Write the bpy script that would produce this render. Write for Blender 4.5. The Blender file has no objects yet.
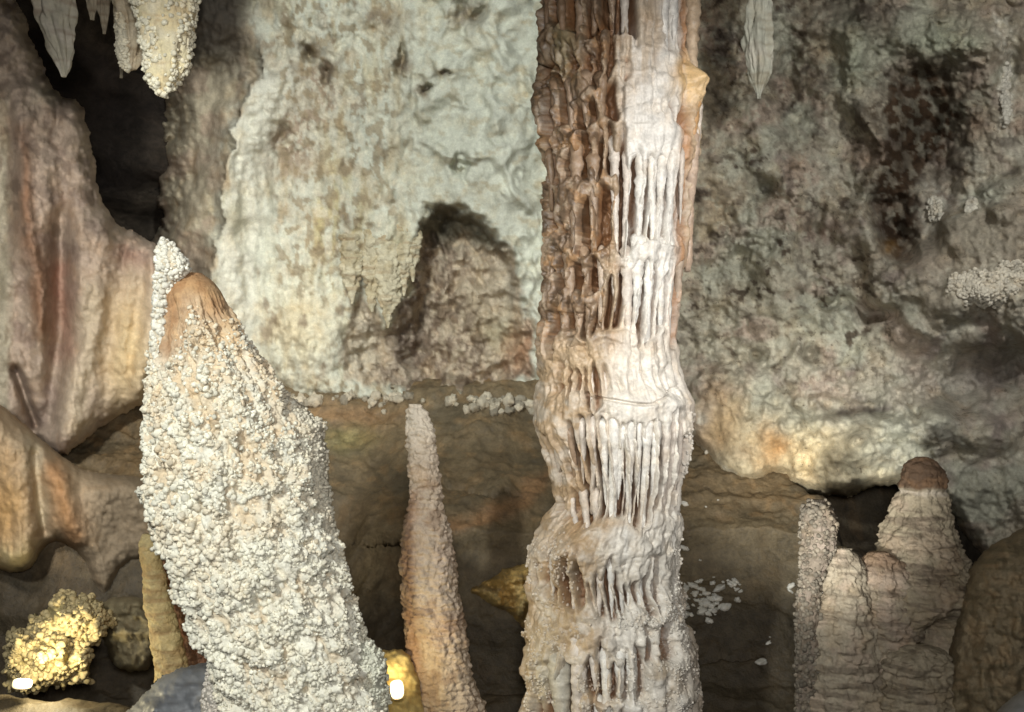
import bpy, math, random
import numpy as np
from mathutils import Vector
from mathutils.bvhtree import BVHTree

rng = np.random.default_rng(7)
random.seed(7)
F = 1024 * 35 / 36
Z0 = 2.6                                   # eye height above the near floor
scene = bpy.context.scene
C = scene.collection

# ------------------------------------------------------------------ maths
def P(px, py, Y):
    px, py, Y = np.broadcast_arrays(np.asarray(px, float), np.asarray(py, float), np.asarray(Y, float))
    return np.stack([(px - 512) * Y / F, Y, Z0 - (py - 356) * Y / F], -1)

_perm = np.random.default_rng(3).permutation(256)
_perm = np.concatenate([_perm, _perm, _perm])
_g = np.random.default_rng(4).normal(size=(256, 3)); _g /= np.linalg.norm(_g, axis=1)[:, None]

def noise(p):
    p = np.asarray(p, float); sh = p.shape[:-1]; p = p.reshape(-1, 3)
    i = np.floor(p).astype(int); f = p - i; i &= 255
    u = f * f * f * (f * (f * 6 - 15) + 10)
    out = np.zeros(len(p))
    for dx in (0, 1):
        wx = u[:, 0] if dx else 1 - u[:, 0]
        for dy in (0, 1):
            wy = u[:, 1] if dy else 1 - u[:, 1]
            for dz in (0, 1):
                wz = u[:, 2] if dz else 1 - u[:, 2]
                h = _perm[_perm[_perm[i[:, 0] + dx] + i[:, 1] + dy] + i[:, 2] + dz]
                d = f - np.array([dx, dy, dz])
                out += wx * wy * wz * (_g[h] * d).sum(1)
    return (out * 1.6).reshape(sh)

def fbm(p, oct=4, lac=2.03, gain=.5, seed=0):
    p = np.asarray(p, float) + seed * 17.31
    a, s, tot = 1., np.zeros(p.shape[:-1]), 0.
    for k in range(oct):
        s += a * noise(p); tot += a
        p = p * lac + 5.17; a *= gain
    return s / tot * 1.4

def ridged(p, oct=4, seed=0):
    p = np.asarray(p, float) + seed * 13.7
    a, s, tot = 1., np.zeros(p.shape[:-1]), 0.
    for k in range(oct):
        s += a * (1 - np.abs(noise(p)) * 2); tot += a
        p = p * 2.1 + 3.3; a *= .5
    return s / tot

def worley(p, seed=0):
    p = np.asarray(p, float); sh = p.shape[:-1]; p = p.reshape(-1, 3)
    i = np.floor(p).astype(int); best = np.full(len(p), 9.)
    for dx in (-1, 0, 1):
        for dy in (-1, 0, 1):
            for dz in (-1, 0, 1):
                c = i + np.array([dx, dy, dz]); cc = (c + seed * 31) & 255
                h = _perm[_perm[_perm[cc[:, 0]] + cc[:, 1]] + cc[:, 2]]
                q = c + .5 + _g[h] * .45
                best = np.minimum(best, ((p - q) ** 2).sum(1))
    return np.sqrt(best).reshape(sh)

def n2(px, py, sx, sy, oct=4, seed=0):
    return fbm(np.stack([px * sx, py * sy, np.full_like(px, seed * 3.7 + .37)], -1), oct, seed=seed)
def ss(a, b, x):
    t = np.clip((x - a) / (b - a), 0, 1); return t * t * (3 - 2 * t)
def G(px, py, cx, cy, rx, ry, rot=0):
    c, s = math.cos(rot), math.sin(rot)
    dx, dy = px - cx, py - cy
    u, v = dx * c + dy * s, -dx * s + dy * c
    return np.exp(-(u / rx) ** 2 - (v / ry) ** 2)
def seg_dist(px, py, a, b):
    dx, dy = b[0] - a[0], b[1] - a[1]; L = dx * dx + dy * dy + 1e-9
    t = np.clip(((px - a[0]) * dx + (py - a[1]) * dy) / L, 0, 1)
    return np.hypot(px - a[0] - t * dx, py - a[1] - t * dy)
def line_d(px, py, pts):
    d = np.full(np.shape(px), 1e9)
    for a, b in zip(pts[:-1], pts[1:]): d = np.minimum(d, seg_dist(px, py, a, b))
    return d
def LM(px, py, pts, w): return np.exp(-(line_d(px, py, pts) / w) ** 2)
def poly_sd(px, py, poly):                   # positive inside
    d = line_d(px, py, list(poly) + [poly[0]])
    ins = np.zeros(np.shape(px), bool); n = len(poly)
    for k in range(n):
        (x0, y0), (x1, y1) = poly[k], poly[(k + 1) % n]
        if y0 == y1: continue
        c = ((y0 > py) != (y1 > py)) & (px < (x1 - x0) * (py - y0) / (y1 - y0) + x0)
        ins ^= c
    return np.where(ins, d, -d)
def smooth_poly(poly, it=2):
    for _ in range(it):
        q = []
        for k in range(len(poly)):
            a, b = poly[k], poly[(k + 1) % len(poly)]
            q += [(a[0] * .75 + b[0] * .25, a[1] * .75 + b[1] * .25), (a[0] * .25 + b[0] * .75, a[1] * .25 + b[1] * .75)]
        poly = q
    return poly

# rock colours, linear albedo
def S(r, g, b):
    c = np.array([r, g, b]) / 255.
    return np.where(c <= .04045, c / 12.92, ((c + .055) / 1.055) ** 2.4)
def mix(col, c, m):
    m = np.clip(m, 0, 1)[..., None]; return col * (1 - m) + np.asarray(c) * m
WHITE = np.array([.74, .72, .66]); PALE = np.array([.55, .56, .475]); CREAM = np.array([.62, .53, .37])
TAN = np.array([.42, .33, .23]); BROWN = np.array([.20, .13, .08]); DARK = np.array([.07, .055, .04])
ORANGE = np.array([.50, .25, .09]); RUST = np.array([.30, .12, .05]); PINK = np.array([.48, .33, .27])
GREYG = np.array([.36, .36, .29]); OLIVE = np.array([.24, .22, .13]); MAUVE = np.array([.30, .25, .24])

# ------------------------------------------------------------------ materials
def rock_mat(name, bump=.4, scale=60., rough=.75, mott=.35, spec=.3, speck=0., coral=0., dist=.01, coat=0.):
    m = bpy.data.materials.new(name); m.use_nodes = True
    nt = m.node_tree; N = nt.nodes; L = nt.links
    b = N['Principled BSDF']
    tc = N.new('ShaderNodeTexCoord'); at = N.new('ShaderNodeAttribute'); at.attribute_name = 'Col'
    def tex(sc, det, ro=.6, dim=None):
        t = N.new('ShaderNodeTexNoise'); t.inputs['Scale'].default_value = sc
        t.inputs['Detail'].default_value = det; t.inputs['Roughness'].default_value = ro
        L.new(tc.outputs['Object'], t.inputs['Vector']); return t
    def ramp(src, lo, hi, a, c):
        r = N.new('ShaderNodeMapRange'); r.inputs[1].default_value = lo; r.inputs[2].default_value = hi
        r.inputs[3].default_value = a; r.inputs[4].default_value = c; L.new(src, r.inputs[0]); return r
    n1 = tex(scale * .35, 8, .68); n_2 = tex(scale * 1.6, 6, .65)
    r1 = ramp(n1.outputs[0], .3, .7, 1 - mott, 1 + mott)
    r2 = ramp(n_2.outputs[0], .3, .7, 1 - mott * .6, 1 + mott * .6)
    mu = N.new('ShaderNodeMath'); mu.operation = 'MULTIPLY'; L.new(r1.outputs[0], mu.inputs[0]); L.new(r2.outputs[0], mu.inputs[1])
    vm = N.new('ShaderNodeVectorMath'); vm.operation = 'SCALE'
    L.new(at.outputs['Color'], vm.inputs[0]); L.new(mu.outputs[0], vm.inputs['Scale'])
    # warm iron staining in soft patches
    n3 = tex(scale * .12, 5, .6); r3 = ramp(n3.outputs[0], .5, .72, 0, .45)
    tint = N.new('ShaderNodeMix'); tint.data_type = 'RGBA'; tint.blend_type = 'MULTIPLY'
    L.new(r3.outputs[0], tint.inputs['Factor']); L.new(vm.outputs[0], tint.inputs['A'])
    tint.inputs['B'].default_value = (.95, .78, .58, 1)
    out = tint.outputs['Result']
    if speck > 0:
        n4 = tex(scale * .8, 4, .75); r4 = ramp(n4.outputs[0], .56, .66, 0, speck)
        n5 = tex(scale * .12, 3, .6); r5 = ramp(n5.outputs[0], .40, .60, 0, 1)
        m5 = N.new('ShaderNodeMath'); m5.operation = 'MULTIPLY'; L.new(r4.outputs[0], m5.inputs[0]); L.new(r5.outputs[0], m5.inputs[1])
        mx = N.new('ShaderNodeMix'); mx.data_type = 'RGBA'; L.new(m5.outputs[0], mx.inputs['Factor'])
        L.new(out, mx.inputs['A']); mx.inputs['B'].default_value = (.06, .045, .03, 1); out = mx.outputs['Result']
    L.new(out, b.inputs['Base Color'])
    rr = ramp(n_2.outputs[0], .3, .7, rough - .15, min(1, rough + .15)); L.new(rr.outputs[0], b.inputs['Roughness'])
    b.inputs['Specular IOR Level'].default_value = spec
    if coat: b.inputs['Coat Weight'].default_value = coat; b.inputs['Coat Roughness'].default_value = .25
    ad = N.new('ShaderNodeMath'); ad.operation = 'ADD'; L.new(n1.outputs[0], ad.inputs[0])
    sm = N.new('ShaderNodeMath'); sm.operation = 'MULTIPLY'; sm.inputs[1].default_value = .45
    L.new(n_2.outputs[0], sm.inputs[0]); L.new(sm.outputs[0], ad.inputs[1]); h = ad.outputs[0]
    if coral:
        v = N.new('ShaderNodeTexVoronoi'); v.inputs['Scale'].default_value = scale * 1.1
        L.new(tc.outputs['Object'], v.inputs['Vector'])
        cm = N.new('ShaderNodeMath'); cm.operation = 'MULTIPLY_ADD'; cm.inputs[1].default_value = -coral
        L.new(v.outputs['Distance'], cm.inputs[0]); L.new(h, cm.inputs[2]); h = cm.outputs[0]
    bp = N.new('ShaderNodeBump'); bp.inputs['Strength'].default_value = bump; bp.inputs['Distance'].default_value = dist
    L.new(h, bp.inputs['Height']); L.new(bp.outputs[0], b.inputs['Normal'])
    return m
M_wall = rock_mat('pale_flowstone', .7, 46, .8, .2, spec=.15, dist=.014)
M_curtain = rock_mat('smooth_curtain_flowstone', .65, 38, .75, .16, spec=.2, dist=.012)
M_right = rock_mat('speckled_rock', .8, 42, .8, .3, spec=.2, speck=.8, dist=.018)
M_floor = rock_mat('wet_brown_floor', .7, 34, .55, .4, spec=.4, dist=.02)
M_dark = rock_mat('dark_cave_rock', .8, 14, .85, .5, dist=.06)
M_col = rock_mat('column_calcite', .5, 55, .42, .25, spec=.5, dist=.012, coat=.12)
M_coral = rock_mat('coral_crust', .5, 90, .8, .18, dist=.006)
M_core = rock_mat('stalagmite_core', .6, 80, .75, .2, coral=.5, dist=.008)
M_small = rock_mat('ribbed_stalagmite', .7, 60, .65, .22, coral=.5, dist=.012)
M_right_s = rock_mat('layered_stalagmite', .7, 45, .75, .25, coral=.4, dist=.015)
M_wet = rock_mat('wet_grey_rock', .3, 14, .6, .12, spec=.25, dist=.02)
M_chip = rock_mat('white_calcite', .3, 90, .4, .1, spec=.6, dist=.004)
def plain(name, col, rough=.5, metal=0, emit=None, strength=0):
    m = bpy.data.materials.new(name); m.use_nodes = True; b = m.node_tree.nodes['Principled BSDF']
    b.inputs['Base Color'].default_value = (*col, 1); b.inputs['Roughness'].default_value = rough; b.inputs['Metallic'].default_value = metal
    if emit: b.inputs['Emission Color'].default_value = (*emit, 1); b.inputs['Emission Strength'].default_value = strength
    return m
M_metal = plain('lamp_housing', (.22, .20, .17), .45, .4)
M_glow = plain('lamp_glow_ring', (.8, .7, .5), .4, 0, (1, .72, .34), 1.1)  # emissive ring that imitates the soft glare round the lens
M_lens = plain('lamp_lens', (.9, .9, .85), .2, 0, (1, .93, .80), 40)

# ------------------------------------------------------------------ mesh building
def mk(name, V, faces, col, mat, parent=None, base=None):
    V = np.asarray(V, float).reshape(-1, 3)
    if parent is not None: off = np.array(parent['_b'])
    elif base is not None: off = np.array(base, float)
    else: off = np.zeros(3)
    me = bpy.data.meshes.new(name)
    faces = [np.asarray(f) for f in faces if len(f)]
    nl = sum(f.size for f in faces); npoly = sum(len(f) for f in faces)
    me.vertices.add(len(V)); me.vertices.foreach_set('co', (V - off).astype(np.float32).ravel())
    me.loops.add(nl); me.polygons.add(npoly)
    me.loops.foreach_set('vertex_index', np.concatenate([f.ravel() for f in faces]).astype(np.int32))
    tot = np.concatenate([np.full(len(f), f.shape[1]) for f in faces]).astype(np.int32)
    st = np.concatenate([[0], np.cumsum(tot)[:-1]]).astype(np.int32)
    me.polygons.foreach_set('loop_start', st); me.polygons.foreach_set('loop_total', tot)
    me.polygons.foreach_set('use_smooth', np.ones(npoly, bool))
    me.update(calc_edges=True); me.validate()
    if col is not None:
        a = me.attributes.new('Col', 'FLOAT_COLOR', 'POINT')
        cc = np.ones((len(V), 4), np.float32); cc[:, :3] = np.clip(np.asarray(col).reshape(-1, 3), .01, .9)
        a.data.foreach_set('color', cc.ravel())
    me.materials.append(mat)
    o = bpy.data.objects.new(name, me); C.objects.link(o)
    if parent is not None: o.parent = parent
    else: o.location = off
    o['_b'] = [float(x) for x in off]
    return o
def tag(o, label=None, cat=None, group=None, kind=None):
    if label: o['label'] = label
    if cat: o['category'] = cat
    if group: o['group'] = group
    if kind: o['kind'] = kind
    return o
def thing(name, base, label, cat, group=None):
    o = bpy.data.objects.new(name, None); C.objects.link(o); o.empty_display_size = .1
    o.location = base; o['_b'] = [float(x) for x in base]
    return tag(o, label, cat, group)
def grid_faces(nr, nc, wrap=False):
    idx = np.arange(nr * nc).reshape(nr, nc)
    if wrap: idx = np.concatenate([idx, idx[:, :1]], 1)
    return np.stack([idx[:-1, :-1], idx[1:, :-1], idx[1:, 1:], idx[:-1, 1:]], -1).reshape(-1, 4)

# a solid rock body bounded by an outline: its own distance, bulging front and rear
def relief(name, poly, Yfn, thick, R, colfn, mat, parent=None, base=None, step=2.0, edge=5., rear=.5, disp=None, smooth=1):
    poly = smooth_poly(poly, smooth) if smooth else poly
    xs = [p[0] for p in poly]; ys = [p[1] for p in poly]
    gx = np.arange(min(xs) - 12, max(xs) + 12, step); gy = np.arange(min(ys) - 12, max(ys) + 12, step)
    px, py = np.meshgrid(gx, gy)
    sd = poly_sd(px, py, poly)
    sd = sd + edge * n2(px, py, .035, .035, 4, 5) + edge * .35 * n2(px, py, .16, .16, 2, 6)
    gyy, gxx = np.gradient(sd, step); gl = np.hypot(gxx, gyy) + 1e-6
    keep = sd > -step * 1.1
    sh = np.where(sd < 0, -sd, 0)
    px = px + gxx / gl * np.minimum(sh, step * 1.5); py = py + gyy / gl * np.minimum(sh, step * 1.5)
    sdc = np.maximum(sd, 0)
    b = np.clip(sdc / R, 0, 1); prof = np.sqrt(1 - (1 - b) ** 2)
    Yf = Yfn(px, py)
    if disp is not None: Yf = Yf + disp(px, py) * ss(0, .35, b)
    Y = Yf + thick * (1 - prof)
    V = P(px, py, Y); col = colfn(px, py)
    nr, nc = px.shape
    q = grid_faces(nr, nc); kf = keep.ravel()
    q = q[kf[q].all(1)]
    faces = [q]; VV = V.reshape(-1, 3); CC = col.reshape(-1, 3)
    if rear > 0:
        Yr = Yf + thick + rear * prof
        V2 = P(px, py, Yr).reshape(-1, 3)
        faces.append(q[:, ::-1] + len(VV)); VV = np.concatenate([VV, V2]); CC = np.concatenate([CC, CC])
    used = np.zeros(len(VV), bool)
    for f in faces: used[f.ravel()] = True
    remap = np.cumsum(used) - 1
    faces = [remap[f] for f in faces]
    o = mk(name, VV[used], faces, CC[used], mat, parent, base)
    front = (q.reshape(-1, 4)); 
    return o, dict(px=px, py=py, V=V, keep=keep & (sd > 0), sd=sd)

# a round body along an upright spine: rows = (py, left px, right px)
def body_rows(rows, Y, nrow, nth, dy=0., flat=.9, disp=None, cap=True):
    r = np.array(rows, float)
    t = np.linspace(r[0, 0], r[-1, 0], nrow)
    # gentle smoothing of the interpolated outline
    xl = np.interp(t, r[:, 0], r[:, 1]); xr = np.interp(t, r[:, 0], r[:, 2])
    k = max(3, int(nrow * .02)) | 1; ker = np.hanning(k + 2)[1:-1]; ker /= ker.sum()
    pad = lambda a: np.convolve(np.pad(a, k // 2, 'edge'), ker, 'valid')
    xl, xr = pad(xl), pad(xr)
    cx = (xl + xr) / 2; rad = (xr - xl) / 2
    th = np.linspace(-math.pi, math.pi, nth, endpoint=False)
    T, TH = np.meshgrid(t, th, indexing='ij'); RAD = np.repeat(rad[:, None], nth, 1); CX = np.repeat(cx[:, None], nth, 1)
    YY = Y + dy * (T - t[0])
    if disp is not None: RAD = np.maximum(RAD + disp(T, TH, RAD), .3)
    px = CX + RAD * np.sin(TH)
    V = np.stack([(px - 512) * YY / F, YY - flat * RAD * np.cos(TH) * YY / F, Z0 - (T - 356) * YY / F], -1)
    return V, T, TH, px
def body_faces(nrow, nth, n0=0):
    f = grid_faces(nrow, nth, True)
    return f
def close_caps(V, col, nrow, nth):
    VV = np.concatenate([V.reshape(-1, 3), V[0].mean(0)[None], V[-1].mean(0)[None]])
    CC = np.concatenate([col.reshape(-1, 3), col[0].mean(0)[None], col[-1].mean(0)[None]])
    a = np.arange(nth); bb = (a + 1) % nth; n = nrow * nth
    t1 = np.stack([np.full(nth, n), a, bb], 1); t2 = np.stack([np.full(nth, n + 1), (nrow - 1) * nth + bb, (nrow - 1) * nth + a], 1)
    return VV, CC, [grid_faces(nrow, nth, True), t1, t2]
def normals(V, wrap=True):
    if wrap: dth = np.roll(V, -1, 1) - np.roll(V, 1, 1)
    else: dth = np.gradient(V, axis=1)
    dr = np.gradient(V, axis=0)
    n = np.cross(dr, dth); l = np.linalg.norm(n, axis=-1, keepdims=True) + 1e-12
    return n / l, l[..., 0]

# nodules (cave coral): many small knobs in one crust
def ico(sub):
    import bmesh
    bm = bmesh.new(); bmesh.ops.create_icosphere(bm, subdivisions=sub, radius=1.)
    v = np.array([x.co[:] for x in bm.verts]); f = np.array([[y.index for y in x.verts] for x in bm.faces]); bm.free(); return v, f
ICO2 = ico(2); ICO3 = ico(3)
def crust(name, pts, nrm, rad, col, mat, parent=None, base=None, stretch=1.0, ic=ICO2, lump=.16):
    v, f = ic; n = len(pts)
    nv = np.repeat(v[None], n, 0)
    off = rng.uniform(0, 50, (n, 1, 3))
    nv = nv * (1 + lump * noise(nv * 1.7 + off)[..., None] * 1.8)
    q = rng.normal(size=(n, 3, 3)); q, _ = np.linalg.qr(q)
    sc = rng.uniform(.8, 1.2, (n, 1, 3))
    nv = np.einsum('nij,nkj->nki', q, nv * sc)
    nd = (nv * nrm[:, None]).sum(-1, keepdims=True)
    nv = nv + nrm[:, None] * nd * (stretch - 1)
    VV = pts[:, None] + nv * rad[:, None, None]
    cc = np.repeat(col[:, None], len(v), 1)
    ff = f[None] + (np.arange(n) * len(v))[:, None, None]
    return mk(name, VV.reshape(-1, 3), [ff.reshape(-1, 3)], cc.reshape(-1, 3), mat, parent, base)
def pick(V, nrm, area, w, n):
    p = (area * w).ravel(); p = p / p.sum()
    k = rng.choice(len(p), n, p=p)
    return V.reshape(-1, 3)[k], nrm.reshape(-1, 3)[k], k

# ================================================================== STRUCTURE
# --- cave chamber shell (walls and ceiling) round the whole scene
def shell():
    nu, nv = 260, 150
    u = np.linspace(-math.pi, math.pi, nu, endpoint=False); v = np.linspace(-.55, math.pi / 2 - .01, nv)
    VV, UU = np.meshgrid(v, u, indexing='ij')
    d = np.stack([np.sin(UU) * np.cos(VV), np.cos(UU) * np.cos(VV), np.sin(VV)], -1)
    r = 1 + .16 * fbm(d * 2.2, 5, seed=2) + .05 * ridged(d * 6, 3, 4) + .025 * fbm(d * 26, 4, seed=5)
    V = d * np.array([8.5, 8.4, 4.6]) * r[..., None] + np.array([0, 2.2, Z0 - .2])
    n = fbm(d * 5, 4, seed=9)
    col = mix(np.broadcast_to(np.array([.075, .06, .045]), V.shape), np.array([.04, .032, .028]), ss(-.2, .4, n))
    f = grid_faces(nv, nu, True)[:, ::-1]
    top = int(nv * .56)
    fr = f[:, 0] // nu
    row = f.min(1) // nu
    for nm, m in (('cave_wall', row < top), ('cave_ceiling', row >= top)):
        ff = f[m]; us = np.unique(ff); rm = np.full(nu * nv, -1); rm[us] = np.arange(len(us))
        tag(mk(nm, V.reshape(-1, 3)[us], [rm[ff]], col.reshape(-1, 3)[us], M_dark), kind='structure')
shell()

# --- floor: a slope of flowstone terraces rising to the back wall
def floor():
    prof = np.array([(10.8, .15), (9.3, -.1), (8.2, -.18), (7.6, -.26), (7.25, -.60), (6.85, -.84), (6.52, -1.03), (6.40, -1.14), (6.42, -1.28), (6.36, -1.45), (6.22, -1.72),
                     (6.0, -2.05), (5.4, -2.35), (4, -2.6), (1, -2.6), (-2.5, -2.6), (-6.8, -2.4)])
    s = np.concatenate([[0], np.cumsum(np.hypot(*np.diff(prof, axis=0).T))])
    t = np.concatenate([np.linspace(0, 6.0, 500), np.linspace(6.02, s[-1], 150)])
    x = np.concatenate([np.linspace(-8.5, -3.6, 60), np.linspace(-3.57, 3.57, 760), np.linspace(3.6, 8.5, 60)])
    T, X = np.meshgrid(t, x, indexing='ij')
    Yv = np.interp(T, s, prof[:, 0]); Zv = np.interp(T, s, prof[:, 1])
    p = np.stack([X, Yv, Zv * 1.5], -1)
    Yv = Yv + .45 * fbm(np.stack([X * .55, Yv * .1, 0 * X], -1), 3, seed=3) * ss(10, 8, Yv) * ss(3, 5.5, Yv)
    dz = .08 * fbm(p * 1.1, 4, seed=6) + .026 * fbm(p * 4, 4, seed=8) + .014 * fbm(p * 12, 4, seed=9) + .02 * (worley(p * 5.5, 9) - .5) * ss(-.1, .3, fbm(p * 1.2, 3, seed=19))
    dz -= .9 * 1.4 * ss(1.85, 2.5, X + .25 * fbm(p * 1.2, 3, seed=13)) * ss(3.6, 4.5, Yv) * ss(8.2, 7.6, Yv) * ss(3.4, 3.0, X)
    dz -= .5 * ss(-.95, -1.25, X + .1 * fbm(p * 1.5, 3, seed=14)) * ss(-4.5, -4.0, X) * ss(5.3, 5.6, Yv) * ss(6.9, 6.5, Yv)
    dz += .52 * ss(-1.15, -1.6, X) * ss(4.2, 4.9, Yv) * ss(6.3, 5.9, Yv)
    zz = Z0 + Zv + dz; fx = 512 + X * F / np.maximum(Yv, .5); fy = 356 - (zz - Z0) * F / np.maximum(Yv, .5)
    fx = np.where(Yv > 5, fx, -999)
    jx = fx; jy = fy + 3 * n2(fx, fy, .09, .09, 3, 15)
    dz -= .05 * LM(jx, jy, [(436, 478), (448, 486), (470, 489), (484, 494), (512, 493), (524, 496)], 1.3) + .04 * LM(jx, jy, [(350, 546), (400, 540), (430, 548)], 1.2) + .04 * LM(jx, jy, [(700, 662), (740, 658), (765, 654)], 1.4)
    # terrace rims
    rim = ridged(np.stack([X * .9, Yv * 2.4, 0 * X], -1), 3, 7)
    dz += .035 * ss(.55, .9, rim) * ss(8.3, 7.6, Yv)
    V = np.stack([X, Yv, Z0 + Zv + dz], -1)
    n = fbm(p * 2.2, 4, seed=1); n_b = fbm(p * 7, 3, seed=12)
    col = np.broadcast_to(np.array([.22, .165, .095]), V.shape)
    col = mix(col, [.15, .12, .075], ss(-.1, .45, n)); col = mix(col, [.30, .20, .10], ss(.1, .5, n_b) * .6)
    wfx = fx + 10 * n2(fx, fy, .03, .03, 3, 16); wfy = fy + 8 * n2(fx, fy, .03, .03, 3, 17)
    col = mix(col, [.185, .145, .085], ss(-1.0, -1.15, Zv) * .8); col = col * .8
    col = mix(col, [.34, .19, .09], LM(wfx, wfy, [(545, 478), (515, 505), (470, 526), (440, 530)], 9) * .75 + .5 * G(wfx, wfy, 345, 415, 50, 10)); col = mix(col, [.34, .30, .12], G(wfx, wfy, 350, 440, 26, 12) * .5)
    col = mix(col, [.065, .052, .034], np.maximum(ss(-1.4, -1.75, Zv), ss(-.9, -1.3, X) * ss(-.9, -1.1, Zv)) * .85); col = mix(col, [.04, .033, .026], ss(1.9, 2.2, X) * ss(8, 7.4, Yv))  # low floor, left hollow and right pit painted darker, deepening their shade
    o = mk('cave_floor', V, [grid_faces(*T.shape)], col, M_floor); tag(o, kind='structure')
    return BVHTree.FromPolygons(V.reshape(-1, 3).tolist(), grid_faces(*T.shape).tolist())
FLOOR = floor()
def on_floor(px, py, default):
    d = Vector(P(px, py, 1.) - np.array([0, 0, Z0])).normalized()
    h, n, _, _ = FLOOR.ray_cast(Vector((0, 0, Z0)), d)
    return (np.array(h), np.array(n if n.z > 0 else -n)) if h is not None else (P(px, py, default), np.array([0, 0, 1.]))

# ================================================================== WALLS
# --- pale flowstone wall behind the column
REC = smooth_poly([(346, 396), (343, 330), (352, 300), (362, 288), (374, 308), (388, 334), (395, 304), (411, 288), (417, 245), (420, 210), (448, 202), (482, 220), (508, 238), (524, 290), (536, 330), (540, 396)], 1)
XR = np.array([(-80, 262), (55, 262), (95, 248), (150, 230), (200, 221), (260, 217), (350, 214), (440, 210)])
def wallY(px, py):
    wx = px + 13 * n2(px, py, .04, .04, 5, 21); wy = py + 13 * n2(px, py, .04, .04, 5, 22)
    Y = 7.85 - .0012 * (390 - py)
    xr = np.interp(wy, XR[:, 0], XR[:, 1]); d = wx - xr
    Y = Y + np.where(d < 0, .34 * (1 - np.exp(d / 22)), 0) * ss(20, 80, wy) * ss(380, 260, wy) - .22 * np.exp(-(d / 26) ** 2) * (d > 0) * ss(40, 90, wy)
    sd = poly_sd(wx, wy, REC)
    Y = Y + .58 * ss(-8, 20, sd) * (.35 + .65 * ss(392, 425, wx)) * (1 - .5 * ss(495, 530, wx)) - .44 * G(wx, wy, 480, 330, 46, 80) - .14 * np.clip(n2(px, py, .06, .06, 4, 24), -.5, 1) * ss(0, 15, sd) - .25 * G(wx, wy, 440, 395, 70, 30)
    for cx, cy, rx, ry in ((402, 64, 5, 15), (443, 77, 7, 4), (426, 91, 6, 6), (312, 50, 12, 8), (330, 75, 7, 16), (282, 140, 8, 18), (470, 15, 16, 12), (462, 165, 5, 12)):
        Y = Y + .22 * G(wx, wy, cx, cy, rx, ry)
    Y = Y - .16 * G(wx, wy, 300, 330, 34, 60) - .12 * G(wx, wy, 500, 150, 40, 60) + .1 * G(wx, wy, 300, 150, 40, 60)
    return Y
def wallD(px, py):
    a = .10 * n2(px, py, .018, .012, 3, 31) + .05 * n2(px, py, .05, .018, 4, 32) * ss(480, 330, px)
    inrec = ss(0, 10, poly_sd(px, py, REC))
    rough = (ss(460, 380, px) * .8 + .25) * (1 - .7 * ss(285, 262, px) * ss(40, 90, py)) + inrec
    q = np.stack([px + 4 * n2(px, py, .05, .05, 2, 38), py * .8, 0 * px], -1)
    a = a + rough * (.045 * (worley(q * .085, 11) - .5) + .022 * (worley(q * .2, 13) - .5)) * (.35 + ss(-.2, .3, n2(px, py, .02, .015, 3, 39))) + .012 * rough * n2(px, py, .3, .25, 3, 33)
    a = a + .02 * n2(px, py, .05, .045, 3, 35)
    # curling lobes of the smooth upper face
    rg = ridged(np.stack([px * .016 + .4 * n2(px, py, .012, .012, 2, 36), py * .013, 0 * px], -1), 3, 5)
    a = a - .10 * ss(.45, .95, rg) * ss(350, 440, px)
    w = worley(np.stack([px * .11, py * .11, 0 * px], -1), 3)
    a = a + .05 * (w - .5) * inrec
    return a
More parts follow.
